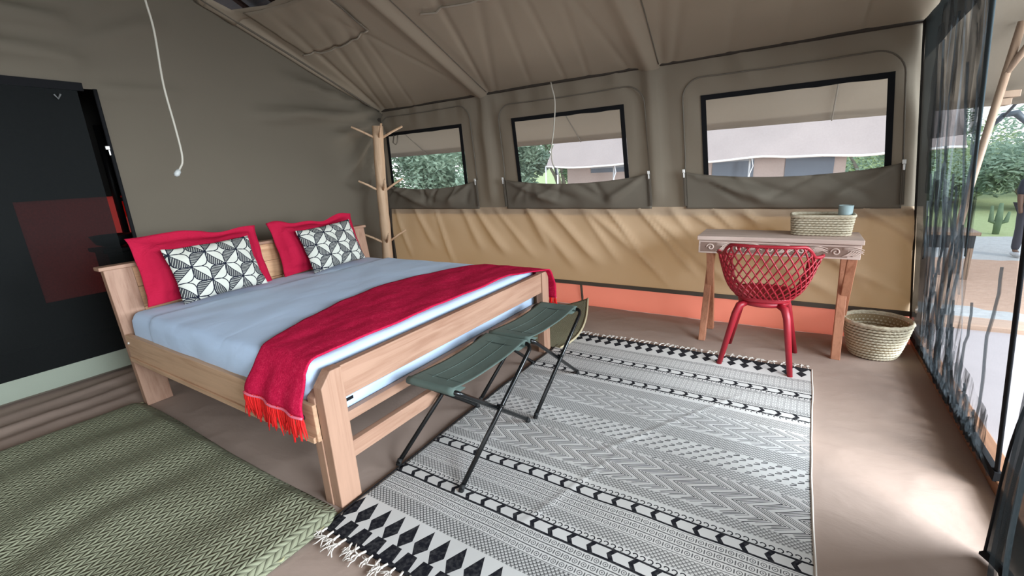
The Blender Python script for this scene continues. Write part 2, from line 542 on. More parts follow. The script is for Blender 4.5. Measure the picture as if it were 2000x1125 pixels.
for k, (x0, x1, zt) in enumerate(WIN):
    w = bpy.data.objects.new('window_%d' % (k+1), None); COL.objects.link(w)
    tag(w, ['small net window beside the coat stand', 'middle net window behind the hanging lamp cord', 'wide net window above the desk'][k], None, None, 'structure')
    LOC[w.name] = Vector()
    t = 0.042
    yb = YW-0.006
    # black frame tape, three sides in view
    part('frame_tape', SKB().grid(lambda u, v: (x0+u*(x1-x0), yb-0.004*nz(u*9, k), zt-v*t*(1+0.15*nz(u*7, k+5))), 40, 1), M['black'], w, solid=0.006)
    for s in (0, 1):
        xa = x0 if s == 0 else x1-t
        part('frame_tape', SKB().grid(lambda u, v: (xa+u*t, yb, ZB+v*(zt-ZB)), 1, 16), M['black'], w, solid=0.006)
    part('net_pane', SKB().grid(lambda u, v: (x0+u*(x1-x0), YW+0.004, ZB+v*(zt-ZB)), 8, 4), M['net_fine'], w)
    # rolled-down flap hanging from its two zips
    a0, a1, at = ARCH[k]
    tl = 1.40
    sag = (0.085, 0.075, 0.075)[k]
    FL = [(random.uniform(a0, a1), 1.36, 0, 0) for _ in range(7)]
    FL = [(f[0], 1.36, f[0]+random.uniform(-0.5, 0.5), 1.12, random.uniform(0.02, 0.045), random.choice((-1, 1))*random.uniform(0.012, 0.028)) for f in FL]
    FL += [(a0+0.02, 1.39, a0+0.75, 1.10, 0.04, -0.04), (a1-0.02, 1.39, a1-0.5, 1.10, 0.04, -0.04), (a0+0.3, 1.36, a0+0.95, 1.14, 0.04, 0.03)]
    def flap(u, v):
        x = a0+u*(a1-a0)
        e = 4*u*(1-u)
        top = tl-sag*e**0.8
        z = 1.06+v*(top-1.06)
        d = -0.03-0.045*e*sin(PI*min(1, v*0.9))-0.02*nz(x*4, z*4, k)*e
        d += sum(fold(x, z, q) for q in FL)*min(1, e*3)
        if v > 0.93: d -= 0.012*e*(v-0.93)/0.07
        return (x, YW+d, z)
    part('flap', SKB().grid(flap, 70, 14), M['wall'], w, smooth=True, solid=0.004, label='sagging olive canvas flap rolled down below the net')
    # zip arch
    r = 0.17
    arch = [(a0, YW-0.012, tl)]
    arch += [(a0+0.01, YW-0.014, tl+(at-r-tl)*i/6) for i in range(1, 6)]
    arch += [(a0+0.01+r-r*cos(PI/2*i/8), YW-0.016, at-r+r*sin(PI/2*i/8)) for i in range(9)]
    arch += [(a0+r+(a1-a0-2*r)*i/14, YW-0.016+back_dy(a0+r+(a1-a0-2*r)*i/14, at)*0.6, at-0.008*sin(PI*i/14)) for i in range(1, 14)]
    arch += [(a1-0.01-r+r*sin(PI/2*i/8), YW-0.016, at-r+r*cos(PI/2*i/8)) for i in range(9)]
    arch += [(a1-0.01+0.01*i/6, YW-0.014, at-r-(at-r-tl)*i/6) for i in range(1, 7)]
    part('zip_arch', SKB().tube(arch, 0.0075, 6, flat=0.8), M['archseam'], w, smooth=True)
    for xx in (a0, a1):
        part('zip_track', SKB().box((xx-0.012, YW-0.055, 1.09), (xx+0.012, YW-0.04, tl)).box((xx-0.003, YW-0.059, 1.09), (xx+0.003, YW-0.055, tl)), M['seam'], w)
        p = SKB().box((xx-0.011, YW-0.072, tl-0.012), (xx+0.011, YW-0.056, tl+0.02)).box((xx-0.007, YW-0.070, tl-0.055), (xx+0.007, YW-0.062, tl-0.012))
        part('zip_pull', p, M['zip'], w, bevel=0.003, label='pale metal zip pull')
    if k == 0:
        part('tie_strap', SKB().tube([(-4.62, YW-0.01, 2.02), (-4.63, YW-0.03, 1.93), (-4.58, YW-0.035, 1.90), (-4.55, YW-0.03, 1.93), (-4.55, YW-0.01, 2.02)], 0.012, 6, flat=0.3), M['seam'], w, smooth=True)

# gable wall with the bathroom doorway --------------------------------------------
DY0, DY1, DT, DB = 0.05, 1.52, 2.30, 0.16
GF = [(4.44, 2.30, 2.7, 2.18, 0.06, 0.05), (4.44, 2.22, 3.6, 1.95, 0.05, 0.03), (4.44, 2.18, 3.75, 1.5, 0.05, 0.035), (4.44, 2.15, 4.0, 1.2, 0.05, 0.035),
      (4.42, 2.1, 4.2, 1.0, 0.04, 0.03), (4.44, 2.33, 3.1, 2.6, 0.05, 0.035), (1.55, 2.3, 2.2, 2.33, 0.04, 0.02), (1.5, 2.5, 0.4, 2.56, 0.06, 0.04), (1.45, 2.75, 0.2, 2.86, 0.06, 0.04),
      (1.42, 3.0, 0.0, 3.1, 0.06, 0.035), (1.5, 2.65, 2.1, 2.9, 0.05, 0.02), (1.55, 2.9, 2.1, 3.25, 0.05, 0.025)]
def gable_dx(y, z):
    d = 0.010*nz(y*1.6, z*1.6, 7)+0.006*nz(y*5, z*5, 2)
    d += 3.0*sum(fold(y, z, q) for q in GF)
    d += 0.02*exp(-((y-1.42-0.03*nz(z*6))/0.03)**2)*smooth01(2.3, 2.5, z)
    return d
ys = axis_lines(YF, YW, 0.06, [DY0, DY1])
zz = axis_lines(0.0, 3.66, 0.06, [DB, DT])
mb = MB()
vs = []; fs = []
def roof_z(y): return ZE+0.416*(YW-y) if y > YR else ZE+0.416*(y-YF)
for z in zz:
    for y in ys:
        vs.append((XL+gable_dx(y, z), y, min(z, roof_z(y)+0.01)))
for j in range(len(zz)-1):
    for i in range(len(ys)-1):
        yc, zc = (ys[i]+ys[i+1])/2, (zz[j]+zz[j+1])/2
        if DY0 < yc < DY1 and DB < zc < DT: continue
        if zc > roof_z(yc)+0.08: continue
        a = j*len(ys)+i
        fs.append((a, a+1, a+1+len(ys), a+len(ys)))
mb.add(vs, fs)
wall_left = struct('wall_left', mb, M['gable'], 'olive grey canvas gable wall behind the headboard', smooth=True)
part('door_sill', MB().grid(lambda u, v: (XL+0.01+0.05*(1-v)**2+0.006*nz(u*8, v), -0.6+u*2.0, 0.03+v*(DB-0.02)), 40, 6), M['lip'], wall_left, smooth=True, label='pale green sill below the dark doorway')
part('corner_binding', MB().box((XL-0.01, YW-0.05, 0), (XL+0.035, YW-0.01, ZE)), M['darkseam'], wall_left)

# dark doorway: net curtain, binding, zip pulls
door = bpy.data.objects.new('door_1', None); COL.objects.link(door); LOC[door.name] = Vector()
tag(door, 'dark net doorway to the unlit back room', None, None, 'structure')
part('net_curtain', MB().grid(lambda u, v: (XL+0.005+0.012*nz(u*6, v*2)+0.02*sin(u*11)*(v*(1-v)), DY0+u*(1.40-DY0), DB+v*(DT-DB)), 40, 20), M['door_net'], door, smooth=True)
mb = MB()
mb.tube([(XL+0.012, DY1-0.01+0.006*nz(i), DB+(DT-DB)*i/20) for i in range(21)], 0.014, 6)
part('door_binding', mb, M['black'], door, smooth=True)
part('door_binding', MB().box((XL-0.01, 0.0, DT-0.02), (XL+0.012, 1.44, DT+0.04)), M['black'], door)
part('zip_pull', MB().box((XL+0.01, 1.475, 1.835), (XL+0.022, 1.505, 1.865)).box((XL+0.012, 1.49, 1.79), (XL+0.02, 1.507, 1.835)), M['zip'], door, bevel=0.004, label='bright zip pull on the doorway edge')
part('tie_tape', MB().tube([(XL+0.03, 1.252, 2.235), (XL+0.03, 1.27, 2.205), (XL+0.03, 1.290, 2.24)], 0.006, 5), plain('grey tape', (0.15, 0.15, 0.145)), door)

# back room seen through the doorway
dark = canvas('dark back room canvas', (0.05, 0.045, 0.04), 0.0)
XB = -6.6
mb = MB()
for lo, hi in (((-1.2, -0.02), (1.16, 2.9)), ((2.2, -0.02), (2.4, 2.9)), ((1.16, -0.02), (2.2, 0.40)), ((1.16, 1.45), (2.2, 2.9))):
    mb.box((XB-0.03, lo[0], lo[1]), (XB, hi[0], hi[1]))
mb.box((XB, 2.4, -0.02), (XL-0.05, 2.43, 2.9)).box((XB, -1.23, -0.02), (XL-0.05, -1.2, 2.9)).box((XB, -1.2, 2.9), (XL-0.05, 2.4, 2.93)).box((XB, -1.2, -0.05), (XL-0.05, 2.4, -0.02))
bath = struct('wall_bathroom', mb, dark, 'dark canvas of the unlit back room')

# roof -----------------------------------------------------------------------------
RF = []
for (xa, xb, w, d) in ((-4.85, -4.74, 0.05, 0.04), (-4.80, -4.35, 0.05, 0.05), (-4.72, -3.95, 0.05, 0.035), (-4.5, -3.7, 0.04, 0.025), (-4.2, -3.4, 0.04, 0.02), (-3.3, -3.36, 0.035, 0.02),
                      (-3.05, -2.55, 0.04, 0.04), (-2.95, -2.15, 0.05, 0.025), (-2.5, -2.0, 0.05, 0.02), (-2.1, -1.9, 0.04, 0.025), (-1.85, -1.6, 0.05, 0.02), (-1.45, -1.75, 0.05, 0.03),
                      (-1.15, -0.85, 0.05, 0.035), (-1.05, -0.6, 0.05, 0.03), (-0.6, -0.3, 0.05, 0.025), (-0.2, 0.05, 0.06, 0.02), (0.3, 0.35, 0.05, 0.02), (-3.2, -3.9, 0.05, 0.03)):
    RF.append((xa, 4.45, xb, 2.9+0.5*nz(xa*3), w*0.9, d*0.42))
def roof_pt(x, y):
    z = roof_z(y)
    d = 0.012*nz(x*1.8, y*1.2, 4)
    for xc in (-3.16, -1.26):                     # rafter pockets hang a little
        lean = (YW-y)*(-0.02)
        d -= 0.055*exp(-((x-xc-lean)/0.075)**2)
    d -= 0.05*exp(-((x+4.83)/0.06)**2)
    mid = smooth01(0.0, 0.6, YW-y)
    d += 0.028*mid*sin(PI*((x+4.85) % 1.9)/1.9)   # canvas billows up between rafters
    if y > YR: d += sum(fold(x, y, q) for q in RF)
    return (x, y, z+d)
HOLE = [(-4.76, 2.46), (-4.72, 2.66), (-4.29, 2.77), (-3.99, 2.76), (-3.7, 2.3), (-4.3, 2.0)]
def in_poly(x, y, P):
    c = False
    for (x0, y0), (x1, y1) in zip(P, P[1:]+P[:1]):
        if (y0 > y) != (y1 > y) and x < (x1-x0)*(y-y0)/(y1-y0)+x0: c = not c
    return c
NU, NV = 280, 152
def rx(u): return -4.93+u*5.60
def ry(v): return YW-v*(YW-YR)
HB = [(-4.72, 2.66), (-4.29, 2.77), (-3.99, 2.76)]
def edge_y(x):
    if x < -4.29: return 2.66+(x+4.72)/0.43*0.11
    return 2.77-(x+4.29)/0.3*0.01
def roof_f(u, v):
    x, y = rx(u), ry(v)
    return roof_pt(x, y)
mb = MB().grid(roof_f, NU, NV, skip=lambda u, v: in_poly(rx(u), ry(v), HOLE))
mb.grid(lambda u, v: roof_pt(rx(u), YF+v*(YR-YF)), 60, 20)
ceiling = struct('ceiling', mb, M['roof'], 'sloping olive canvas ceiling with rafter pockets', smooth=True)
def on_roof(pts, off=-0.012, n=10):
    out = []
    for (a, b) in zip(pts, pts[1:]):
        for i in range(n):
            t = i/n
            x, y = a[0]+(b[0]-a[0])*t, a[1]+(b[1]-a[1])*t
            p = roof_pt(x, y); out.append((p[0], p[1], p[2]+off))
    p = roof_pt(*pts[-1]); out.append((p[0], p[1], p[2]+off))
    return out
# hem of the vent opening hides the stepped cut
h2 = HOLE
def hem(u, v):
    n = len(h2)
    f = u*n; i = int(f) % n; t = f-int(f)
    a, b = h2[i], h2[(i+1) % n]
    x, y = a[0]+(b[0]-a[0])*t, a[1]+(b[1]-a[1])*t
    cx, cy = -4.3, 2.42
    k = 0.94+0.34*v
    p = roof_pt(cx+(x-cx)*k, cy+(y-cy)*k)
    return (p[0], p[1], p[2]-0.010)
part('vent_hem', MB().grid(hem, 60, 3), M['roof'], ceiling, smooth=True, solid=0.004)
part('vent_flap', MB().grid(lambda u, v: tuple(a+b for a, b in zip(roof_pt(-4.62+u*1.04+0.06*v*0, 3.31+0.06*sin(PI*u)-0.02*u-v*0.60*(1-0.1*u)), (0, 0, -0.016-0.01*nz(u*4, v*4)))), 30, 14), M['roof'], ceiling, smooth=True, solid=0.006, label='sewn canvas vent flap on the ceiling')
seamlight = canvas('pale seam edge', (0.32, 0.27, 0.21), 0)
part('flap_seam', MB().tube(on_roof([(-4.66, 3.31), (-4.40, 3.36), (-4.15, 3.37), (-3.80, 3.33), (-3.58, 3.27)], -0.024), 0.008, 5), seamlight, ceiling, smooth=True)
part('flap_seam', MB().tube(on_roof([(-3.58, 3.27), (-3.56, 2.9), (-3.55, 2.6)], -0.024), 0.007, 5), M['seam'], ceiling, smooth=True)
part('flap_seam', MB().tube(on_roof([(-2.9, 3.26), (-2.75, 3.30), (-2.63, 3.28), (-2.35, 3.33), (-2.05, 3.37)], -0.014), 0.009, 5), seamlight, ceiling, smooth=True)
part('rafter_seam', MB().tube(on_roof([(-3.06, 4.42), (-3.03, 1.5)], -0.002, 24), 0.005, 5), M['seam'], ceiling, smooth=True)
part('rafter_seam', MB().tube(on_roof([(-1.17, 4.42), (-0.98, 1.5)], -0.002, 24), 0.005, 5), M['seam'], ceiling, smooth=True)
part('gable_seam', MB().tube(on_roof([(-4.80, 4.42), (-4.78, 1.5)], -0.006, 24), 0.010, 5), M['seam'], ceiling, smooth=True)

# wall behind the camera, with three plain net openings
mb = MB()
xg = axis_lines(-4.9, 0.86, 0.4, [w[0] for w in WIN]+[w[1] for w in WIN])
zg = [0, 0.4, 0.8, 1.15, 2.05, ZE]
vs = [(x, YF, z) for z in zg for x in xg]; fs = []
for j in range(len(zg)-1):
    for i in range(len(xg)-1):
        xc, zc = (xg[i]+xg[i+1])/2, (zg[j]+zg[j+1])/2
        if any(w[0] < xc < w[1] for w in WIN) and 1.15 < zc < 2.05: continue
        a = j*len(xg)+i; fs.append((a, a+1, a+1+len(xg), a+len(xg)))
wall_front = struct('wall_front', mb.add(vs, fs), M['wall'])
front_gable = MB().prism([(YF, ZE-0.02), (YW, ZE-0.02), (YR, ZR)], 0, 0.66, 0.665)
part('gable_panel', front_gable, M['gable'], ceiling, label='canvas triangle above the net wall')

# fly sheet over the tent and the veranda
def fly(u, v):
    x = -6.2+u*9.6
    y = 5.4-v*4.0
    z = 1.8+0.62*(5.4-y) if y > 5.28 else 1.874+0.66*(5.28-y)
    return (x, y+0.01*nz(x*2), z-0.02*sin(PI*((x+6) % 2)/2)*(1 if v > 0.05 else 0)+0.01*nz(x*3, y*3))
fl = thing('fly_sheet', 'tan canvas fly sheet hanging outside above the windows and veranda', 'canopy', (-1.4, 5.4, 1.8))
part('canvas', MB().grid(fly, 96, 40).grid(lambda u, v: (-6.2+u*9.6, 1.4-v*5.5, 4.43-0.6*v*4.2), 8, 4), M['fly'], fl, smooth=True)
part('hem', MB().grid(lambda u, v: (-6.2+u*9.6, 5.405-0.085*v, 1.795+0.085*v*0.62/1.0+0.02*v), 60, 2), M['fly'], fl, solid=0.006)
for xx in (-4.9, -2.35, -1.1, 0.2, 2.0):
    part('panel_seam', MB().tube([(xx, 5.39-0.05*i, 1.8+0.033*i-0.012) for i in range(14)], 0.006, 5), M['seam'], fl)
# dark timber shelter roof showing through the vent
dkw = wood('dark shelter timber', (0.06, 0.028, 0.02), (0.02, 0.01, 0.008), 0, 8)
sh = thing('shelter_roof', 'dark red brown timber roof glimpsed through the ceiling vent', 'roof', (-4.2, 2.2, 3.5))
for i in range(9):
    ya = 1.2+0.28*i
    za, zb_ = 2.52+0.55*(4.47-ya), 2.52+0.55*(4.47-ya-0.265)
    part('roof_board', MB().prism([(ya, za), (ya+0.265, zb_), (ya+0.265, zb_+0.02), (ya, za+0.02)], 0, -5.6, -3.2), dkw, sh)
for i in range(5):
    xx = -5.1+0.42*i
    part('batten', MB().tube([(xx, 1.3, 4.19), (xx+0.1, 3.6, 2.93)], 0.035, 7), dkw, sh)

# net wall on the right ---------------------------------------------------------------
NY0, NY1 = 2.52, 4.44
def netf(u, v):
    y = NY0+u*(NY1-NY0); z = 0.06+v*2.26
    g = smooth01(2.9, 3.1, y)*(1-smooth01(4.0, 4.2, y))
    a = sin(y*19+4*nz(y*2, z*1.2)+z*1.2)
    return (xr(z)-0.015+0.018*a*g, y+0.012*g*a, z)
wall_right = bpy.data.objects.new('wall_right', None); COL.objects.link(wall_right); LOC[wall_right.name] = Vector()
tag(wall_right, 'black mosquito net wall beside the desk', None, None, 'structure')
part('net_panel', MB().grid(netf, 160, 30), M['net'], wall_right, smooth=True)
part('net_border', MB().grid(lambda u, v: (xr(0.05+v*2.29)-0.025+0.012*nz(u*4, v*5), 4.06-0.16*v**2-0.05*nz(v*2)+u*(4.40-4.06+0.16*v**2), 0.05+v*2.29), 8, 24), M['net_band'], wall_right, smooth=True, label='wide doubled grey border of the net by the corner')
part('net_border', MB().grid(lambda u, v: (xr(0.05+v*2.29)-0.03, 4.36+u*0.09, 0.05+v*2.29), 2, 12), M['black'], wall_right, label='black edge binding in the corner')
part('net_border', MB().grid(lambda u, v: (xr(2.0+v*0.34)-0.03+0.01*nz(u*7, v), 2.45+u*1.95, 2.24-0.16*u+v*(0.10+0.16*u)), 30, 4), M['net_band'], wall_right, smooth=True, label='dark gathered heading of the net')
# gathered pleats: long narrow rolls of bunched net
rs = random.Random(11)
def pleat(y0, z0, y1, z1, w, ph, m='net_dense', off=0.03, wig=1.0):
    n = max(8, int(abs(z1-z0)*18))
    L = []
    for i in range(n+1):
        t = i/n
        y = y0+(y1-y0)*t+wig*(0.045*nz(t*3+ph, ph)+0.018*nz(t*9, ph+4))
        z = z0+(z1-z0)*t
        L.append((y, z, w*(0.25+1.1*abs(nz(t*5, ph+9))+0.45*sin(PI*t))))
    def f(u, v):
        i = min(n, int(round(v*n)))
        y, z, ww = L[i]
        return (xr(z)-off-0.012*sin(u*PI), y+(u-0.5)*ww*2, z)
    part('net_pleat', MB().grid(f, 3, n), M[m], wall_right, smooth=True)
# broad see-through overlaps of the bunched net
pleat(3.62, 2.2, 3.98, 0.2, 0.10, 0.4, 'net', 0.028, 0.5); pleat(3.25, 2.2, 3.55, 0.5, 0.10, 2.4, 'net', 0.029, 0.5)
pleat(3.9, 2.2, 4.05, 1.2, 0.13, 3.4, 'net_dense', 0.030, 0.4)
# streaky bunches where several layers of the net fall together
def bunch(y0, y1, z0, z1, off, m, slope=0.0, top=0.0):
    part('net_bunch', MB().grid(lambda u, v: (xr(z0+v*(z1-z0))-off-0.006*sin(u*40+v*3), y0+u*(y1-y0)+slope*v, z0+v*(z1-z0+top*u)), 40, 12), M[m], wall_right, smooth=True)
bunch(2.60, 4.10, 0.05, 0.30, 0.026, 'net_streak', 0.05, 0.30)
bunch(3.15, 4.10, 0.20, 1.30, 0.024, 'net_streak', -0.12)
bunch(3.05, 4.05, 1.55, 2.30, 0.027, 'net_streak2', -0.10)
# long dark creases
for q in ((3.02, 2.16, 3.13, 1.45, 0.030, 1.0), (3.06, 1.6, 3.24, 0.95, 0.022, 1.7), (3.10, 1.5, 3.42, 0.55, 0.014, 2.2), (3.50, 2.18, 3.66, 1.3, 0.034, 3.1), (3.62, 1.5, 3.55, 0.9, 0.018, 3.7),
          (3.66, 1.4, 3.86, 0.25, 0.022, 4.4), (3.82, 2.1, 3.78, 1.1, 0.028, 5.2), (3.30, 1.9, 3.22, 1.2, 0.012, 6.0), (3.85, 1.35, 3.98, 0.15, 0.028, 7.7), (3.45, 1.2, 3.62, 0.15, 0.015, 8.1),
          (3.18, 1.1, 3.40, 0.2, 0.014, 8.8), (2.62, 1.0, 2.78, 0.15, 0.006, 9.2), (2.95, 0.75, 3.12, 0.1, 0.006, 9.9)):
    pleat(*q)
for i in range(30):
    y0 = rs.uniform(3.2, 4.0); z0 = rs.uniform(0.5, 1.35)
    pleat(y0, z0, y0+rs.uniform(-0.12, 0.2), max(0.06, z0-rs.uniform(0.25, 0.6)), rs.uniform(0.003, 0.009), 10+i*1.7, rs.choice(('net', 'net_dense', 'net_dense')))
for i in range(70):
    y0 = rs.uniform(2.7, 3.95); z0 = rs.uniform(0.12, 0.25+0.35*smooth01(2.7, 3.7, y0))
    pleat(y0, z0, y0+rs.uniform(-0.16, 0.12), max(0.05, z0-rs.uniform(0.12, 0.4)), rs.uniform(0.004, 0.012), 90+i*1.3, rs.choice(('net', 'net', 'net_dense')))
part('net_zip', MB().tube([(xr(z)-0.012, 2.55-0.06*z, z) for z in [0.05+2.2*i/20 for i in range(21)]], 0.020, 6, flat=0.4), M['black'], wall_right, smooth=True)
part('net_zip', MB().tube([(xr(z)-0.035, 2.98+0.18*(2.1-z)/1.5, z) for z in [0.95+1.3*i/20 for i in range(21)]], [0.012+0.022*i/20 for i in range(21)], 6, flat=0.3), M['net_band'], wall_right, smooth=True)
part('floor_binding', MB().box((0.845, NY0, 0.055), (0.87, 4.45, 0.10)), M['black'], wall_right)
part('eyelet', MB().tube([(xr(0.35)-0.045, 4.12+0.02*cos(a), 0.37+0.025*sin(a)) for a in [2*PI*i/12 for i in range(12)]], 0.005, 5, closed=True), M['zip'], wall_right)
trim = struct('trim_1', MB().box((0.855, -1.5, 0.0), (0.95, 4.47, 0.06)), wood('brown sill timber', (0.24, 0.115, 0.06), (0.14, 0.06, 0.03), 1), 'brown timber sill under the net wall', bevel=0.006)

# loose door flap of net, lower right
def dflap(u, v):
    z = 0.02+v*2.1
    y = 2.05-u*0.9+0.34*v**0.8*(1-u*0.4)+0.03*sin(v*9)*u
    x = 0.715+0.09*v-0.02*v*v+0.05*sin(u*14+v*3)*(0.4+v)*0.8+0.03*nz(u*5, v*4)
    return (x, y, z+0.05*u*(1-v))
cur = thing('net_door_flap', 'loose black net door flap hanging open at the right edge', 'curtain', (0.7, 1.9, 0.02))
part('net_cloth', MB().grid(dflap, 60, 40), M['net_band'], cur, smooth=True)
e = [dflap(0, i/30) for i in range(31)]
part('edge_tape', MB().tube(e[:9], 0.010, 6, flat=0.4), M['black'], cur, smooth=True)
part('edge_tape', MB().tube([dflap(i/20, 0) for i in range(21)], 0.022, 6, flat=0.5), M['black'], cur, smooth=True)
for i in range(5):
    part('cloth_fold', MB().grid(lambda u, v: tuple(Vector(dflap(0.08+0.17*i+0.06*u+0.03*nz(v*4, i), v*0.95+0.02))+Vector((-0.02-0.015*sin(PI*u), 0, 0))), 4, 24), M['net_dense'], cur, smooth=True)

# ------------------------------------------------------------------ BED
W_P = [wood('pale pine along %s' % a, (0.40, 0.235, 0.16), (0.29, 0.15, 0.095), i) for i, a in enumerate(('length', 'width', 'height'))]
W_R = wood('warm rail pine', (0.58, 0.37, 0.235), (0.42, 0.24, 0.14), 0)
bed = thing('bed', 'wide pale pine bed frame with slatted headboard and open footboard', 'bed', (-2.75, 2.1, 0))
def post_poly(y0, y1, z1, ch):   # foot post, chamfered on the outer top corner
    return [(y0, 0), (y1, 0), (y1, z1), (y0+ch, z1), (y0, z1-ch*1.15)]
part('foot_post', MB().prism(post_poly(1.02, 1.135, 0.685, 0.055), 0, -1.735, -1.675), W_P[2], bed, bevel=0.004)
part('foot_post', MB().prism([(3.04, 0), (3.145, 0), (3.145, 0.66), (3.12, 0.69), (3.04, 0.69)], 0, -1.735, -1.675), W_P[2], bed, bevel=0.004)
part('foot_rail', MB().box((-1.725, 1.135, 0.525), (-1.685, 3.04, 0.685)), W_P[1], bed, bevel=0.004)
part('foot_stretcher', MB().box((-1.735, 1.135, 0.20), (-1.695, 3.04, 0.285)), W_P[1], bed, bevel=0.004)
part('foot_cross_rail', MB().box((-1.775, 1.05, 0.365), (-1.738, 3.1, 0.415)), W_P[1], bed, bevel=0.003)
part('foot_post_backing', MB().prism([(1.015, 0), (1.06, 0), (1.06, 0.60), (1.015, 0.56)], 0, -1.79, -1.735), W_P[2], bed, bevel=0.004)
for y in (1.0, 3.125):
    rail = part('side_rail', MB().box((-3.87, y, 0.35), (-1.735, y+0.035, 0.535)), W_R, bed, bevel=0.004)
    part('batten', MB().box((-3.85, y-0.012, 0.345), (-1.75, y+0.0, 0.375)), W_R, rail, bevel=0.003)
    for xx in (-1.82,):
        part('bolt', MB().tube([(xx, y-0.010, 0.46), (xx, y+0.0, 0.46)], 0.014, 10).tube([(xx, y-0.018, 0.46), (xx, y-0.008, 0.46)], 0.008, 8), plain('dark steel', (0.08, 0.08, 0.09), 0.35, metal=0.9), rail, smooth=True)
    part('bolt', MB().tube([(-3.83, y-0.008, 0.48), (-3.83, y, 0.48)], 0.008, 8), M['zip'], rail)
def hx(z): return -3.845-0.115*z          # headboard leans back
def lean_box(y0, y1, z0, z1, x0, x1):     # x offsets from the leaning line
    return MB().prism([(hx(z0)+x0, z0), (hx(z0)+x1, z0), (hx(z1)+x1, z1), (hx(z1)+x0, z1)], 1, y0, y1)
part('head_post', lean_box(1.0, 1.16, 0.0, 0.985, -0.03, 0.03), W_P[2], bed, bevel=0.004)
part('head_post', lean_box(3.06, 3.2, 0.0, 0.985, -0.03, 0.03), W_P[2], bed, bevel=0.004)
W_H = wood('reddish headboard pine', (0.62, 0.36, 0.20), (0.44, 0.22, 0.11), 1)
for i in range(4):
    z0 = 0.40+0.146*i
    part('headboard_plank', lean_box(1.162, 3.058, z0, z0+0.143, -0.022, 0.018+0.003*(i % 2)), W_H, bed, bevel=0.003)
part('headboard_cap', MB().prism([(hx(1.0)-0.05, 0.985), (hx(1.0)+0.05, 0.985), (hx(1.0)+0.05, 1.01), (hx(1.0)-0.05, 1.01)], 1, 0.975, 3.215), W_P[1], bed, bevel=0.004)
for i in range(9):
    part('bed_slat', MB().box((-3.7+0.23*i, 1.04, 0.375), (-3.62+0.23*i, 3.12, 0.395)), W_P[1], bed)

# mattress -----------------------------------------------------------------------
white = Mat('white cotton sheet')
wh = white.noise(5, 4, (1, 0.4, 1), 0.6, 0.5)
M['sheet'] = white.finish(white.mix(white.noise(2, 2), (0.49, 0.62, 0.82), (0.54, 0.67, 0.85)), 0.8, white.bump(wh+white.noise(160, 2)*0.04, 0.35, 0.012), spec=0.2, sheen=0.1)
MX0, MX1, MY0, MY1, MZ0, MZ1 = -3.83, -1.785, 1.045, 3.115, 0.40, 0.69
def rbox(x0, x1, y0, y1, z0, z1, r, nx, ny, crown=0.0, wob=0.0, seed=0):
    """soft box: closed cloth skin over x, wrapped over y"""
    # profile in y,z : up the near side, over the top, down the far side
    prof = []
    h = z1-z0
    for i in range(7): prof.append((0.0, z0+(h-r)*i/6, 0))
    for i in range(1, 6): prof.append((r-r*cos(PI/2*i/6), z1-r+r*sin(PI/2*i/6), 1))
    W = y1-y0
    for i in range(ny+1): prof.append((r+(W-2*r)*i/ny, z1, 2))
    for i in range(1, 6): prof.append((W-r+r*sin(PI/2*i/6), z1-r+r*cos(PI/2*i/6), 1))
    for i in range(7): prof.append((W, z1-r-(h-r)*i/6, 0))
    mb = MB()
    def ring(x, inset, drop):
        out = []
        for (a, z, k) in prof:
            y = y0+inset+a*(W-2*inset)/W
            zz = z-drop*(z-z0)/h
            tx = (x-x0)/(x1-x0); ty = a/W
            if k == 2 or k == 1: zz += crown*sin(PI*min(1, max(0, tx)))**0.6*sin(PI*ty)**0.6
            bul = 0.012*sin(PI*(z-z0)/h) if k == 0 else 0
            y += -bul if a < W/2 else bul
            n = wob*(nz(x*5, y*5, seed+z*6))
            out.append((x, y+(n if k == 0 else 0), zz+(n if k else 0)))
        return out
    rings = []
    for i in range(7):
        w = PI/2*i/6
        rings.append(ring(x0+r-r*cos(w), r*(1-sin(w)), r*(1-sin(w))))
    for i in range(1, nx): rings.append(ring(x0+r+(x1-x0-2*r)*i/nx, 0, 0))
    for i in range(7):
        w = PI/2*i/6
        rings.append(ring(x1-r+r*sin(w), r*(1-cos(w)), r*(1-cos(w))))
    n = len(prof)
    vs = [p for q in rings for p in q]
    fs = [(i*n+j, i*n+j+1, (i+1)*n+j+1, (i+1)*n+j) for i in range(len(rings)-1) for j in range(n-1)]
    fs += [tuple(range(n-1, -1, -1)), tuple((len(rings)-1)*n+j for j in range(n))]
    fs += [tuple(i*n for i in range(len(rings)))+tuple(i*n+n-1 for i in range(len(rings)-1, -1, -1))]
    return mb.add(vs, fs)
mat_o = thing('mattress', 'thick white sheeted mattress lying in the pine bed frame', 'mattress', (-2.75, 2.1, 0.40))
part('core', rbox(MX0, MX1, MY0, MY1, MZ0, MZ1, 0.05, 40, 30, 0.012, 0.004), M['sheet'], mat_o, smooth=True)
part('top_sheet', rbox(-3.52, MX1+0.008, MY0-0.008, MY1+0.008, 0.47, MZ1+0.010, 0.05, 40, 30, 0.016, 0.006, 5), M['sheet'], mat_o, smooth=True)
part('care_label', MB().box((-1.786, 1.20, 0.445), (-1.780, 1.245, 0.46)), M['black'], mat_o)

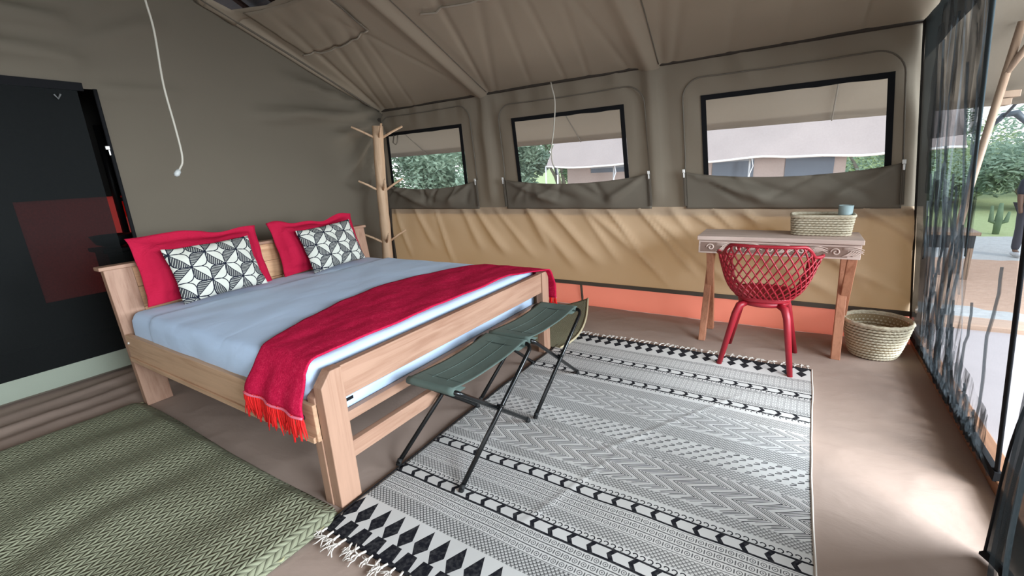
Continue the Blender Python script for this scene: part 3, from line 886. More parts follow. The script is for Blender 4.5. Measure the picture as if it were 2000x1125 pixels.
# crimson throw ---------------------------------------------------------------------
tm = Mat('crimson wool')
tn = tm.noise(140, 3); tb = tm.noise(35, 3)
M['throw'] = tm.finish(tm.ramp(tn*0.6+tb*0.4, [(0.25, (0.38, 0.006, 0.035)), (0.55, (0.56, 0.014, 0.062)), (0.78, (0.70, 0.05, 0.11))]), 0.95, tm.bump(tn+tb, 0.4, 0.004), spec=0.05)
def throw_left(y):       # head-side edge, bowed
    t = (y-1.0)/2.15
    return -2.13-0.42*sin(PI*min(1, max(0, t*0.95+0.02)))**0.8*(0.75+0.35*t)
def throw_pt(u, v):
    # v across the bed: near drop, top, far drop ; u from head edge to foot edge
    near, far = 0.17, 0.24
    W = MY1-MY0
    L = near+W+far
    s = v*L
    r = 0.05
    if s < near:
        t_ = (near-s)/near; y = MY0-0.022-0.058*smooth01(0.15, 0.9, t_); z = MZ1-near+s
    elif s < near+W:
        y = MY0+(s-near); z = MZ1+0.024
        ty = (s-near)/W
        z += 0.014*sin(PI*ty)**0.6
    else:
        t_ = (s-near-W)/far; y = MY1+0.022+0.05*smooth01(0.1, 0.6, t_); z = MZ1-(s-near-W)
    # soften the corners
    d1 = abs(s-near); d2 = abs(s-near-W)
    if d1 < 0.06:
        k = 1-d1/0.06; z -= 0.018*k*k; y += 0.010*k*k
    if d2 < 0.06:
        k = 1-d2/0.06; z -= 0.018*k*k; y -= 0.010*k*k
    yy = min(MY1, max(MY0, y))
    xl = throw_left(yy)
    xrr = -1.80+0.02*nz(yy*2, 3)+0.17*smooth01(2.75, 3.1, yy)
    if s < near: 
        t = 1-s/near; xl += -0.02*t; xrr += 0.045*t
    x = xl+(xrr-xl)*u
    w = 0.010*nz(x*6, y*4, 2)+0.005*nz(x*14, y*9, 5)
    if s < near:
        z -= 0.03*u*(1-s/near)
        y += -0.010*(1+sin(u*16))*(1-s/near)*0.8+w*0.3
    else: z += w*0.7 if s < near+W else 0
    return (x, y, z)
tht = thing('throw_blanket', 'crimson wool throw with red tassels laid across the foot of the bed', 'blanket', (-2.05, 2.1, 0.70))
part('cloth', MB().grid(throw_pt, 40, 130), M['throw'], tht, smooth=True, solid=0.008)
pink = plain('pink hem stitch', (0.75, 0.16, 0.24), 0.8)
for v, nm in ((0.0, 'near'), (1.0, 'far')):
    part('hem_stitch', MB().tube([tuple(Vector(throw_pt(i/40, v))+Vector((0, -0.006 if v == 0 else 0.006, 0))) for i in range(41)], 0.0065, 6), pink, tht, smooth=True)
tas = plain('scarlet tassel yarn', (0.80, 0.012, 0.012), 0.85, 0.35, 40)
def tassel_mb(rng, L, r, strands=4):
    mb = MB()
    for k in range(strands):
        ax, ay = rng.uniform(-1, 1)*r, rng.uniform(-1, 1)*r
        bx = rng.uniform(-1, 1)*L*0.22; by = rng.uniform(-0.5, 0.5)*L*0.10
        l = L*rng.uniform(0.75, 1.05)
        mb.tube([(ax*0.4, ay*0.4, 0.006), (ax, ay, -l*0.3), (ax+bx*0.5+rng.uniform(-1, 1)*r, ay+by*0.5, -l*0.65), (ax+bx, ay+by, -l)], [r*0.62, r*0.75, r*0.6, r*0.25], 5)
    return mb
rt_ = random.Random(3)
tmesh = [tassel_mb(rt_, 0.12, 0.0062, 4).mesh('tassel', tas, smooth=True) for _ in range(7)]
for v in (0.0, 1.0):
    for i in range(34):
        o = bpy.data.objects.new('tassel', rt_.choice(tmesh)); COL.objects.link(o)
        p = Vector(throw_pt((i+0.5)/34, v))+Vector((0, -0.004 if v == 0 else 0.004, 0))
        o.parent = tht; o.location = (p-LOC[tht.name])*S
        o.rotation_euler = (0, 0, rt_.uniform(-0.6, 0.6)); k = rt_.uniform(0.8, 1.12); o.scale = (1, 1, k)

# pillows -----------------------------------------------------------------------
rm = Mat('crimson pillow cotton')
M['pillow'] = rm.finish(rm.mix(rm.noise(4, 3), (0.36, 0.008, 0.034), (0.45, 0.013, 0.048)), 0.85, rm.bump(rm.noise(9, 4, (1, 1, 1), 0.6, 0.8)+rm.noise(180, 2)*0.05, 0.6, 0.025), spec=0.08)
def pillow_mb(w, h, t, fl, n=36, sag=0.0, seed=0, pinch=0.05):
    """width on local y, height on local z, puffed on local x; standing on z = 0"""
    mb = MB()
    def side(sg):
        def f(u, v):
            a, b = 2*u-1, 2*v-1
            iw, ih = 1-2*fl/w, 1-2*fl/h
            pa, pb = min(1, abs(a)/iw), min(1, abs(b)/ih)
            k = max(0, (1-pa**2.6))**0.55*max(0, (1-pb**2.6))**0.55
            yy = a*w/2*(1-pinch*(b*b)*0.0-pinch*(1-abs(a))*0)
            # edges pull in at the middle of each side
            yy = a*w/2*(1-pinch*(1-b*b)*abs(a)**3)
            z = h/2+b*h/2*(1-pinch*1.4*(1-a*a)*abs(b)**3)
            z += sag*(nz(a*2, b*1.2, seed))*abs(b) if b > 0 else 0
            x = sg*(t/2*k+0.004)+0.012*nz(a*3, b*3, seed+sg)*(k+0.25)+(0.02*nz(a*2.2, b*2.0, seed+9) if k < 0.05 else 0)
            return (x, yy, z)
        return f
    mb.grid(side(1), n, n)
    nb = len(mb.v)
    mb2 = MB().grid(side(-1), n, n)
    mb.add(mb2.v, [tuple(reversed(q)) for q in mb2.f])
    # rim
    N = n+1
    rim = [i for i in range(N)]+[j*N+n for j in range(1, N)]+[n*N+i for i in range(n-1, -1, -1)]+[j*N for j in range(n-1, 0, -1)]
    for a, b in zip(rim, rim[1:]+rim[:1]): mb.f.append((a, nb+a, nb+b, b))
    return mb
def stand_pillow(name, mb, mat, label, cat, loc, lean, twist=0.0, roll_=0.0, group=None):
    o = bpy.data.objects.new(name, mb.mesh(name, mat, smooth=True)); COL.objects.link(o)
    o.location = Vector(loc)*S
    o.rotation_euler = (Matrix.Rotation(twist, 3, 'Z') @ Matrix.Rotation(-lean, 3, 'Y') @ Matrix.Rotation(roll_, 3, 'X')).to_euler()
    LOC[o.name] = Vector(loc)
    return tag(o, label, cat, group)
stand_pillow('pillow', pillow_mb(0.90, 0.50, 0.17, 0.055, sag=0.05, seed=2), M['pillow'], 'crimson flanged pillow nearest the doorway, leaning on the headboard', 'pillow', (-3.735, 1.575, 0.700), radians(16), radians(2), radians(-2), 'crimson pillows')
stand_pillow('pillow', pillow_mb(0.86, 0.48, 0.17, 0.055, sag=0.05, seed=7), M['pillow'], 'crimson flanged pillow on the window side of the headboard', 'pillow', (-3.74, 2.57, 0.700), radians(16), radians(-2), radians(1), 'crimson pillows')

cm = Mat('petal print cotton')
X_, Y_, Z_ = cm.xyz()
def petal(cmx, y, z, per, ang):
    c, s = cos(ang), sin(ang)
    gx = (y*c+z*s)/per+10.0
    gy = (z*c-y*s)/per+10.0
    fx, fy = gx.fract(), gy.fract()
    dx = (fx+0.5).fract()-0.5
    dy = (fy+0.5).fract()-0.5
    hx_ = (fx*PI).sin()*0.36
    hy_ = (fy*PI).sin()*0.36
    inH = dy.abs().lt(hx_); inV = dx.abs().lt(hy_)
    ol = ((dy.abs()-hx_).abs().lt(0.022)).max((dx.abs()-hy_).abs().lt(0.022)).max(dy.abs().lt(0.017)).max(dx.abs().lt(0.017))
    ol = ol.max((dx*dx+dy*dy).lt(0.0045))
    hatch = ((gx*1.9+gy*1.0)*5.6).fract().lt(0.80)
    hatch2 = ((gy*1.9-gx*1.0)*5.6).fract().lt(0.80)
    hH = inH*dy.gt(0.0)*hatch
    hV = inV*dx.lt(0.0)*hatch2
    return ol.max(hH*0.92).max(hV*0.92).min(1.0)
pf = petal(cm, Y_, Z_, 0.150, radians(38))
M['petal'] = cm.finish(cm.mix(pf, (0.58, 0.57, 0.50), (0.012, 0.014, 0.025)), 0.85, cm.bump(cm.noise(7, 3)+cm.noise(250, 1)*0.05, 0.3, 0.012), spec=0.1)
stand_pillow('cushion', pillow_mb(0.60, 0.405, 0.13, 0.006, sag=0.0, seed=12, pinch=0.045), M['petal'], 'black and cream petal print cushion on the near red pillow', 'cushion', (-3.555, 1.575, 0.718), radians(20), radians(1), radians(1), 'petal print cushions')
stand_pillow('cushion', pillow_mb(0.57, 0.405, 0.13, 0.006, sag=0.0, seed=15, pinch=0.045), M['petal'], 'black and cream petal print cushion on the far red pillow', 'cushion', (-3.575, 2.595, 0.718), radians(20), radians(-2), radians(4), 'petal print cushions')

# ------------------------------------------------------------------ RUG
RX0, RX1, RY0, RY1 = -1.655, 0.185, 0.90, 3.56
rg = Mat('block printed cotton rug')
ux, vy, _ = rg.xyz()
u = ux+(RX1-RX0)/2
v = vy+(RY1-RY0)/2
wv = rg.noise(3.0, 2)
u = u+(wv-0.5)*0.012
v = v+(rg.noise(2.5, 2, (1, 1.3, 1))-0.5)*0.014
LEN = RY1-RY0
def acc(lst):
    r = lst[0]
    for q in lst[1:]: r = r.max(q)
    return r
P = []
def diamonds(w, neck, tip, half, per, off):
    a = ((u/per+off).fract()-0.5).abs()*per
    base = w.lt(neck)*a.lt((w*-0.16)+0.040)
    mid = neck+(tip-neck)*0.38
    d1 = (w-neck)*(half/(mid-neck))+0.004
    d2 = (tip-w)*(half/(tip-mid))
    dia = w.between(neck, tip)*a.lt(d1.min(d2))
    return base.max(dia).max(w.lt(0.018))
P.append(diamonds(v, 0.085, 0.222, 0.036, 0.088, 0.2))
w2 = LEN-v
a2 = ((u/0.088+0.2).fract()-0.5).abs()*0.088
P.append((w2.lt(0.075)*a2.lt(0.044-(w2-0.02).max(0)*0.62)).max(w2.between(0.068, 0.165)*a2.lt(((w2-0.066)*0.75).min((0.165-w2)*0.62))))
def cross(a, b, per, th, k):
    l1 = ((u+v)/per).fract().lt(th); l2 = ((u-v)/per+40.0).fract().lt(th)
    dots = ((u/per*2.0).fract().lt(0.5))*((v/per*2.0).fract().lt(0.5))
    return v.between(a, b)*(l1.max(l2)*0.75+dots*0.25)*k
for (a, b, k) in ((0.235, 0.315, 0.95), (0.535, 0.60, 0.85), (0.845, 0.905, 0.8), (1.165, 1.235, 0.7), (1.39, 1.50, 0.75), (1.735, 1.83, 0.7)):
    P.append(cross(a, b, 0.020, 0.36, k))
for (a, b) in ((1.955, 2.16), (2.265, 2.45)):   # squared key lattice
    gu = (u/0.034).fract(); gv = (v/0.034).fract()
    sq = ((gu-0.5).abs().max((gv-0.5).abs()))
    P.append(v.between(a, b)*(sq.between(0.36, 0.46).max(sq.lt(0.12)))*0.55)
    P.append(v.between(a, a+0.035)*((u+v)/0.018).fract().lt(0.4)*0.7)
    P.append(v.between(b-0.035, b)*((u-v)/0.018+40.0).fract().lt(0.4)*0.7)
def rows(a, n, h):
    t = (v-a)/h
    inb = t.between(0.0, float(n))
    fv = t.fract()
    line = fv.lt(0.07).max(fv.gt(0.95))
    cu = ((u/(h*0.92)).fract()-0.5)*0.92; cv = fv-0.5
    r = (cu*cu+cv*cv).sqrt()
    ring = r.between(0.20, 0.28).max(r.lt(0.08))
    bar = (cu.abs().gt(0.40))*(cv.abs().lt(0.26))
    return inb*(line*0.9).max(inb*(ring.max(bar))*0.85)
P.append(rows(0.318, 3, 0.040)); P.append(rows(0.605, 3, 0.040))
def chev(a, b, per, sg):
    mid = (a+b)/2; hh = (b-a)/2
    t = (v-mid).abs()
    band = t.lt(hh)
    edge = t.between(hh-0.006, hh+0.004)
    ph = (u-(t*(0.62*sg)))/per
    ch = band*(ph+20.0).fract().lt(0.25)
    return edge.max(ch)
for (a, b, s) in ((0.442, 0.502, 1), (0.735, 0.795, 1), (1.885, 1.945, -1), (2.185, 2.245, -1)):
    P.append(chev(a, b, 0.088, s))
def hooks(a, b, sg):
    h = b-a
    cu = ((u/0.030).fract()-0.5)*0.030; cv = v-(a+b)/2
    r = (cu*cu+cv*cv).sqrt()
    ring = r.between(0.0075, 0.0125)*(cu*sg+cv).gt(-0.006)
    return v.between(a, b)*ring
for (a, b, s) in ((0.504, 0.530, 1), (0.798, 0.824, 1), (1.856, 1.882, -1), (2.158, 2.182, -1)):
    P.append(hooks(a, b, s))
def zig(a, b):
    # bundles of lines that run across the band, each zigzagging twice
    saw = ((v-a)/((b-a)*0.5)+0.1).tri()
    p = u+saw*0.110+1.0
    g = (p/0.085).fract()
    ln = (p/0.0170).fract().lt(0.38)*g.lt(0.66)
    bold = g.lt(0.09)
    end = ((p/0.0170).floor()*2.37).sin()*0.012
    q = v+end
    return q.between(a+0.010, b-0.012)*ln.max(bold)
P.append(zig(0.905, 1.17)); P.append(zig(1.505, 1.735))
# small hooked triangles
tr = (u/0.062).fract(); tv = ((v-1.24)/0.030)
tf = tv.fract()
row_off = (tv.floor()*0.5)
tu = ((u/0.062)+row_off).fract()
P.append(v.between(1.24, 1.385)*(tu.between(0.15, 0.6)*((tf-tu*0.8).abs().lt(0.13)).max(tf.between(0.62, 0.80)*tu.between(0.25, 0.85)))*0.9)
pat = acc(P).min(1.0)
wear = rg.noise(60, 3)
ink = pat*(wear*0.25+0.86).min(1.0)
basec = rg.mix(rg.noise(2.0, 3), (0.56, 0.54, 0.515), (0.65, 0.635, 0.615))
weave = (ux/0.004).fract()*0.3+(vy/0.004).fract()*0.3
M['rug'] = rg.finish(rg.mix(ink, basec, (0.012, 0.012, 0.016)), 0.92, rg.bump(weave*0.3+rg.noise(6, 3)*1.0, 0.3, 0.008), spec=0.08)
rug = thing('rug', 'black and white block printed cotton rug with fringed ends', 'rug', ((RX0+RX1)/2, (RY0+RY1)/2, 0.0))
def rug_f(a, b):
    x = RX0+a*(RX1-RX0); y = RY0+b*(RY1-RY0)
    x += 0.012*sin(y*2.2)*(1-abs(2*a-1)*0.2)-0.006*nz(y*3, a)
    yy = y+0.010*nz(x*3, b)
    z = 0.009+0.004*nz(x*3.5, y*3.5)+0.004*fold(x, y, (-0.2, 2.95, -0.85, 1.85, 0.014, 1.0))+0.004*fold(x, y, (-0.7, 1.95, -0.9, 1.3, 0.014, 1.0))+0.004*fold(x, y, (-1.5, 2.35, -1.0, 2.1, 0.014, 1.0))
    return (x, yy, z)
part('cloth', MB().grid(rug_f, 130, 180), M['rug'], rug, smooth=True, solid=0.006)
cot = plain('cream cotton yarn', (0.62, 0.56, 0.50), 0.9, 0.15, 20)
part('edge_cord', MB().tube([tuple(Vector(rug_f(1, i/60))+Vector((0.002, 0, 0.003))) for i in range(61)], 0.005, 5), cot, rug, smooth=True)
part('edge_cord', MB().tube([tuple(Vector(rug_f(0, i/60))+Vector((-0.002, 0, 0.003))) for i in range(61)], 0.004, 5), M['black'], rug, smooth=True)
def fringe_mb(rng, L):
    mb = MB()
    mb.sphere((0, -0.022, 0.004), (0.007, 0.009, 0.006), 6, 4)
    mb.tube([(0, 0.004, 0.004), (0, -0.02, 0.006)], 0.005, 5)
    for k in range(6):
        a = rng.uniform(-0.7, 0.7); l = L*rng.uniform(0.55, 1.0)
        pts = [(0, -0.024, 0.004)]
        x, y = 0.0, -0.024
        for j in range(4):
            a += rng.uniform(-0.7, 0.7)
            x += sin(a)*l/4; y -= cos(a)*l/4
            pts.append((x, y, 0.004+0.008*abs(rng.random()) if j < 3 else 0.003))
        mb.tube(pts, [0.0032, 0.003, 0.003, 0.0027, 0.002], 4)
    return mb
fm = [fringe_mb(rt_, 0.062).mesh('tassel', cot, smooth=True) for _ in range(8)]
for b, rz in ((0, 0), (1, PI)):
    n = 44
    for i in range(n):
        o = bpy.data.objects.new('tassel', rt_.choice(fm)); COL.objects.link(o); o.parent = rug
        o.location = (Vector(rug_f((i+0.5)/n, b))-LOC[rug.name]+Vector((0, 0, 0.001)))*S
        o.rotation_euler = (0, 0, rz+rt_.uniform(-0.5, 0.5)); k = rt_.uniform(0.75, 1.25) if b == 0 else rt_.uniform(0.6, 0.85)
        o.scale = (k, k, 1)

# ------------------------------------------------------------------ palm mats
def palm(name, c1, c2, per):
    m = Mat(name)
    x, y, z = m.xyz()
    col_i = (x/per)
    zz = (col_i.fract()-0.5).abs()*2.0
    up_ = (y/per*1.25+zz*0.9)
    strip = up_.fract()
    h = (strip*PI).sin()*0.8+((col_i*2.0).fract()*PI).sin()*0.45
    dark_ = strip.lt(0.16).max((col_i*2.0).fract().lt(0.10))
    vari = m.noise(7, 3, (1, 1, 1), 0.6)
    fine = m.noise(60, 2, (1, 0.3, 1))
    base = m.mix(vari*0.7+fine*0.3, c1, c2)
    col = m.mix(dark_*0.55, base, sc(c1, 0.40))
    return m.finish(col, 0.7, m.bump(h, 0.8, 0.008), spec=0.25)
M['palm'] = palm('woven green palm', (0.165, 0.165, 0.105), (0.30, 0.305, 0.205), 0.046)
BX0, BX1, BY0, BY1 = -3.87, -1.63, -0.25, 0.99
def mat_z(x, y):
    w = (x+1.95+0.16*nz(y*1.5, 1)+0.15*y+0.22*nz(x*1.7, 5))/0.46
    return 0.030+0.011*sin(2*PI*w)*(0.7+0.8*nz(x*2.1, y*1.1, 8))+0.010*nz(x*1.5, y*2.2)
def pal(u_, v_):
    x = BX0+u_*(BX1-BX0); y = BY0+v_*(BY1-BY0)
    # rounded corner by the bed's foot
    rr = 0.10
    ex = max(0, x-(BX1-rr)); ey = max(0, y-(BY1-rr))
    d = sqrt(ex*ex+ey*ey)
    if d > rr and ex > 0 and ey > 0:
        x = BX1-rr+ex*rr/d; y = BY1-rr+ey*rr/d
    y += 0.012*sin(x*3.2)
    edge = min(x-BX0, BX1-x, y-BY0, BY1-y)
    k = smooth01(-0.005, 0.07, edge)
    return (x, y, 0.012+(mat_z(x, y)+0.018)*k)
pm = thing('palm_mat', 'large green herringbone palm mat on the floor beside the bed', 'mat', ((BX0+BX1)/2, 0.4, 0))
part('woven_sheet', MB().grid(pal, 130, 80), M['palm'], pm, smooth=True, solid=0.008)
part('under_sheet', MB().grid(lambda a, b: (BX0+0.0+a*(BX1-BX0-0.02), BY0+0.012*sin((BX0+a*2.2)*3.2)+b*(BY1-BY0-0.01), 0.006), 40, 4), M['palm'], pm, solid=0.004)
edge_c = plain('dry palm edge', (0.34, 0.32, 0.18), 0.8)
part('edge_braid', MB().tube([(BX0+0.005+0.0*i, BY0+(BY1-BY0)*i/30, 0.016) for i in range(31)], 0.008, 5), edge_c, pm, smooth=True)
part('edge_braid', MB().tube([(BX1-0.02+0.012*sin(i), BY0+(BY1-0.09-BY0)*i/40, 0.016) for i in range(41)], 0.007, 5), edge_c, pm, smooth=True)
# curled mat at the far foot of the bed
M['palm2'] = palm('woven straw palm', (0.24, 0.215, 0.13), (0.36, 0.33, 0.215), 0.022)
def curl(u_, v_):
    # u along the curled edge (near corner to raised tip), v into the mat, under the bed side
    t = u_
    ex = (-1.60-0.04*t+0.07*sin(PI*t)); ey = 3.165+0.705*t; ez = 0.012+0.24*t**2.0
    bx = -2.45; by = 3.19+0.55*t; bz = 0.012+0.10*t*t
    k = v_
    x = ex+(bx-ex)*k; y = ey+(by-ey)*k
    z = ez*(1-k)**1.8+bz*k+0.006*nz(x*5, y*5)
    return (x, y, max(0.01, z))
m2 = thing('palm_mat', 'curled straw palm mat with a raised corner behind the far bed leg', 'mat', (-1.9, 3.3, 0))
part('woven_sheet', MB().grid(curl, 40, 24), M['palm2'], m2, smooth=True, solid=0.008)
part('edge_braid', MB().tube([tuple(Vector(curl(i/30, 0))+Vector((0.004, 0, 0.003))) for i in range(31)], 0.010, 6), plain('pale palm binding', (0.52, 0.44, 0.28), 0.8), m2, smooth=True)

# ------------------------------------------------------------------ folding stools
steel = plain('black painted steel', (0.005, 0.0055, 0.006), 0.25, 0.1, spec=0.5)
gm = Mat('green canvas')
M['green'] = gm.finish(gm.mix(gm.noise(5, 3), (0.080, 0.112, 0.097), (0.115, 0.152, 0.133)), 0.8, gm.bump(gm.noise(8, 3, (1, 0.3, 1))+gm.noise(200, 2)*0.1, 0.35, 0.01), spec=0.2)
def bar_path(xa, xb, yt, zt, yf, r=0.055):
    """inverted U: foot, up, bend, across the seat bar, bend, down"""
    A0 = Vector((xa, yf, 0.012)); A1 = Vector((xa+0.02, yt, zt)); B1 = Vector((xb-0.02, yt, zt)); B0 = Vector((xb, yf, 0.012))
    pts = [A0]
    def bend(p, a, b):
        da = (a-p).normalized(); db = (b-p).normalized()
        s, e = p+da*r, p+db*r
        return [(s*(1-t)**2+p*(2*t*(1-t))+e*t*t) for t in [i/6 for i in range(7)]]
    pts += bend(A1, A0, B1)+bend(B1, A1, B0)+[B0]
    return pts
st = thing('folding_stool', 'green canvas folding stool with black tube legs, nearer of the two', 'stool', (-1.48, 1.74, 0), group='green folding stools')
st.location.z = 0.010*S
x0, x1 = -1.67, -1.245
yA, yB, zt = 1.46, 2.14, 0.475
fA, fB = 2.06, 1.37
frame1 = part('leg_frame', MB().tube(bar_path(x0+0.022, x1-0.022, yA, zt, fA), 0.0125, 10), steel, st, smooth=True)
frame2 = part('leg_frame', MB().tube(bar_path(x0, x1, yB, zt, fB), 0.0125, 10), steel, st, smooth=True)
for fr, xa, xb, yf in ((frame1, x0+0.022, x1-0.022, fA), (frame2, x0, x1, fB)):
    for xx in (xa, xb):
        part('rubber_foot', MB().tube([(xx, yf, 0.0), (xx, yf+(0.02 if yf < 1.7 else -0.02), 0.03)], 0.0140, 10), plain('black rubber', (0.01, 0.01, 0.01), 0.7), fr, smooth=True)
for xx in (x0+0.011, x1-0.011):
    part('pivot_bolt', MB().tube([(xx-0.02, 1.762, 0.262), (xx+0.02, 1.762, 0.262)], 0.008, 8), steel, st, smooth=True)
def seat_f(u_, v_):
    # wraps each bar: v 0..1 along y
    x = x0+0.065+u_*(x1-x0-0.13)
    y = yA+v_*(yB-yA)
    z = zt+0.017-0.030*sin(PI*v_)**0.8*(0.75+0.25*sin(PI*u_))+0.004*nz(x*9, y*4)
    return (x, y, z)
part('seat', MB().grid(seat_f, 20, 34), M['green'], st, smooth=True, solid=0.004)
for yy, sg in ((yA, -1), (yB, 1)):
    sl = MB().tube([(x0+0.062+(x1-x0-0.124)*i/8, yy, zt) for i in range(9)], 0.0205, 12)
    sl.box((x0+0.062, min(yy, yy-sg*0.085), zt-0.017), (x1-0.062, max(yy, yy-sg*0.085), zt-0.012))
    part('bar_sleeve', sl, M['green'], st, smooth=True)
    part('stitch_line', MB().tube([(x0+0.066+(x1-x0-0.132)*i/8, yy-sg*0.085, seat_f(0.5, 0.12)[2]+0.001) for i in range(9)], 0.003, 4), plain('dark green thread', (0.03, 0.045, 0.04), 0.9), st)
for k in (0.33, 0.66):
    part('seat_crease', MB().tube([tuple(Vector(seat_f(k, 0.1+0.8*i/12))+Vector((0, 0, 0.001))) for i in range(13)], 0.003, 4), M['green'], st, smooth=True)
st2 = copy_tree(st)
st2.location = Vector((-1.48, 1.74+0.735, 0.010))*S
st2['label'] = 'green canvas folding stool with black tube legs, farther one by the far bed leg'

# ------------------------------------------------------------------ desk
W_D = wood('washed grey pink timber', (0.62, 0.475, 0.405), (0.50, 0.36, 0.30), 0, 10, 0.6, False)
W_L = wood('red brown leg timber', (0.50, 0.22, 0.125), (0.34, 0.125, 0.065), 2, 10, 0.5, False)
desk = thing('desk', 'small wooden writing desk with carved front and crossed legs', 'desk', (-0.12, 4.03, 0))
part('desk_top', MB().box((-0.66, 3.815, 0.872), (0.415, 4.225, 0.905)), W_D, desk, bevel=0.004)
ap = part('carved_apron', MB().box((-0.65, 3.835, 0.765), (0.405, 3.865, 0.866)), W_D, desk, bevel=0.003)
part('apron_side', MB().box((-0.65, 3.865, 0.765), (-0.62, 4.21, 0.866)), W_D, desk)
part('apron_side', MB().box((0.375, 3.865, 0.765), (0.405, 4.21, 0.866)), W_D, desk)
part('apron_back', MB().box((-0.65, 4.19, 0.765), (0.405, 4.215, 0.866)), W_D, desk)
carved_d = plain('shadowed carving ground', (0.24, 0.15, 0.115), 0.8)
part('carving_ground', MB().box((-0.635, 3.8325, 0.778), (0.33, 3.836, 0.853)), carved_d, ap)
cv = MB()
def stroke(pts, r): cv.tube([(p[0], 3.831, p[1]) for p in pts], r, 6, flat=1.0)
def leafstroke(x0_, z0_, x1_, z1_, bow, w):
    n = 10
    pts = []; rr = []
    for i in range(n+1):
        t = i/n
        pts.append((x0_+(x1_-x0_)*t, 3.831, z0_+(z1_-z0_)*t+bow*sin(PI*t)))
        rr.append(0.0015+w*sin(PI*t))
    cv.tube(pts, rr, 6)
for k in range(5):
    cx = -0.56+0.205*k
    for s in (1, -1):
        sp = []
        for i in range(22):
            a = i/21*2.6*PI
            r = 0.030*(1-i/25)
            sp.append((cx+s*0.0+r*cos(a)*s, 0.815+r*sin(a)*0.95))
        if s == (1 if k % 2 else -1): stroke(sp, 0.0055)
    for j in range(5):
        leafstroke(cx+0.035+0.014*j, 0.785+0.004*j, cx+0.105+0.012*j, 0.845-0.005*j, 0.012*(1 if k % 2 else -1), 0.0052)
    for j in range(3):
        leafstroke(cx+0.04, 0.85-0.008*j, cx+0.16, 0.835-0.014*j, 0.010, 0.0035)
part('carving', cv, W_D, ap, smooth=True, label='raised scroll and leaf carving')
nt = MB()
for j in range(4): nt.prism([(0.348, 0.785+0.017*j), (0.362, 0.785+0.017*j), (0.355, 0.797+0.017*j)], 1, 3.832, 3.8345)
part('notches', nt, carved_d, ap)
for xx, wd_ in ((-0.615, 0.052), (0.318, 0.058)):
    def leg(yt, yb, x_):
        mb = MB()
        # board bent at the crossing, as the photograph shows
        pr = [(yt-0.026, 0.765), (yt+0.026, 0.765), ((yt+yb)/2+0.030, 0.43), (yb+0.026, 0.0), (yb-0.026, 0.0), ((yt+yb)/2-0.030, 0.43)]
        return mb.prism(pr, 0, x_, x_+wd_)
    part('leg', leg(3.90, 4.19, xx+0.02), W_L, desk, bevel=0.004)
    part('leg', leg(4.17, 3.875, xx), W_L, desk, bevel=0.004)

# ------------------------------------------------------------------ woven baskets
bm_ = Mat('coiled straw')
sn = bm_.noise(70, 3); sb = bm_.noise(9, 2)
M['straw'] = bm_.finish(bm_.ramp(sn*0.7+sb*0.3, [(0.25, (0.38, 0.30, 0.19)), (0.5, (0.56, 0.485, 0.355)), (0.75, (0.66, 0.60, 0.465))]), 0.75, bm_.bump(sn, 0.4, 0.004), spec=0.2)
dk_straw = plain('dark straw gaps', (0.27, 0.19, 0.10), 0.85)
def coil(path, z, r, lobes, ph, n):
    """one woven coil: rope with raised stitches"""
    pts = []; rr = []
    for i in range(n):
        t = i/n
        b = 1+0.30*sin(lobes*2*PI*t+ph)
        x, y = path(t)
        pts.append((x, y, z)); rr.append(r*b)
    return pts, rr
bin_ = thing('waste_basket', 'round coiled straw basket on the floor right of the desk', 'basket', (0.585, 4.08, 0))
NR = 12
H = 0.27
mb = MB()
for k in range(NR):
    t = k/(NR-1)
    R = 0.140+0.062*t**0.75
    z = 0.014+(H-0.02)*t
    path = lambda q, R=R: (0.585+R*cos(2*PI*q), 4.08+R*sin(2*PI*q))
    pts, rr = coil(path, z, 0.0098, 42, k*PI, 126)
    mb.tube(pts, rr, 6, closed=True, flat=0.9)
part('coiled_wall', mb, M['straw'], bin_, smooth=True)
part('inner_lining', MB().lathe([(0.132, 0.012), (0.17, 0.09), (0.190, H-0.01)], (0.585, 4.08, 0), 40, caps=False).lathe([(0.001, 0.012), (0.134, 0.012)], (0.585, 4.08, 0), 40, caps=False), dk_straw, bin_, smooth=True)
mb = MB()
pts = [(0.585+0.204*cos(2*PI*i/90), 4.08+0.204*sin(2*PI*i/90), H+0.006) for i in range(90)]
mb.tube(pts, [0.013*(1+0.12*sin(i*1.4)) for i in range(90)], 7, closed=True)
part('rim', mb, M['straw'], bin_, smooth=True)

bk = thing('storage_basket', 'rectangular coiled straw basket on the desk top', 'basket', (0.165, 4.08, 0.905))
def sq_path(hw, hd, cx=0.165, cy=4.08, p=5.0):
    def f(q):
        a = 2*PI*q
        c, s = cos(a), sin(a)
        k = (abs(c)**p+abs(s)**p)**(-1/p)
        return (cx+hw*k*c, cy+hd*k*s)
    return f
mb = MB()
NR = 8
for k in range(NR):
    t = k/(NR-1)
    pts, rr = coil(sq_path(0.180+0.012*t, 0.108+0.010*t), 0.915+0.125*t, 0.0088, 44, k*PI, 132)
    mb.tube(pts, rr, 6, closed=True, flat=0.9)
part('coiled_wall', mb, M['straw'], bk, smooth=True)
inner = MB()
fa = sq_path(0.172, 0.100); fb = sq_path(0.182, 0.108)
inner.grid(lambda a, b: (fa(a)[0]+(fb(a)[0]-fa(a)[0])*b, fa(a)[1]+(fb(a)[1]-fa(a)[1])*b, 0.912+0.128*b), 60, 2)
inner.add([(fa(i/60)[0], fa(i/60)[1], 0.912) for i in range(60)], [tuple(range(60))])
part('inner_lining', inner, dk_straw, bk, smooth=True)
pts = [(*sq_path(0.196, 0.122)(i/120), 1.050) for i in range(120)]
part('rim', MB().tube(pts, 0.011, 7, closed=True), M['straw'], bk, smooth=True)
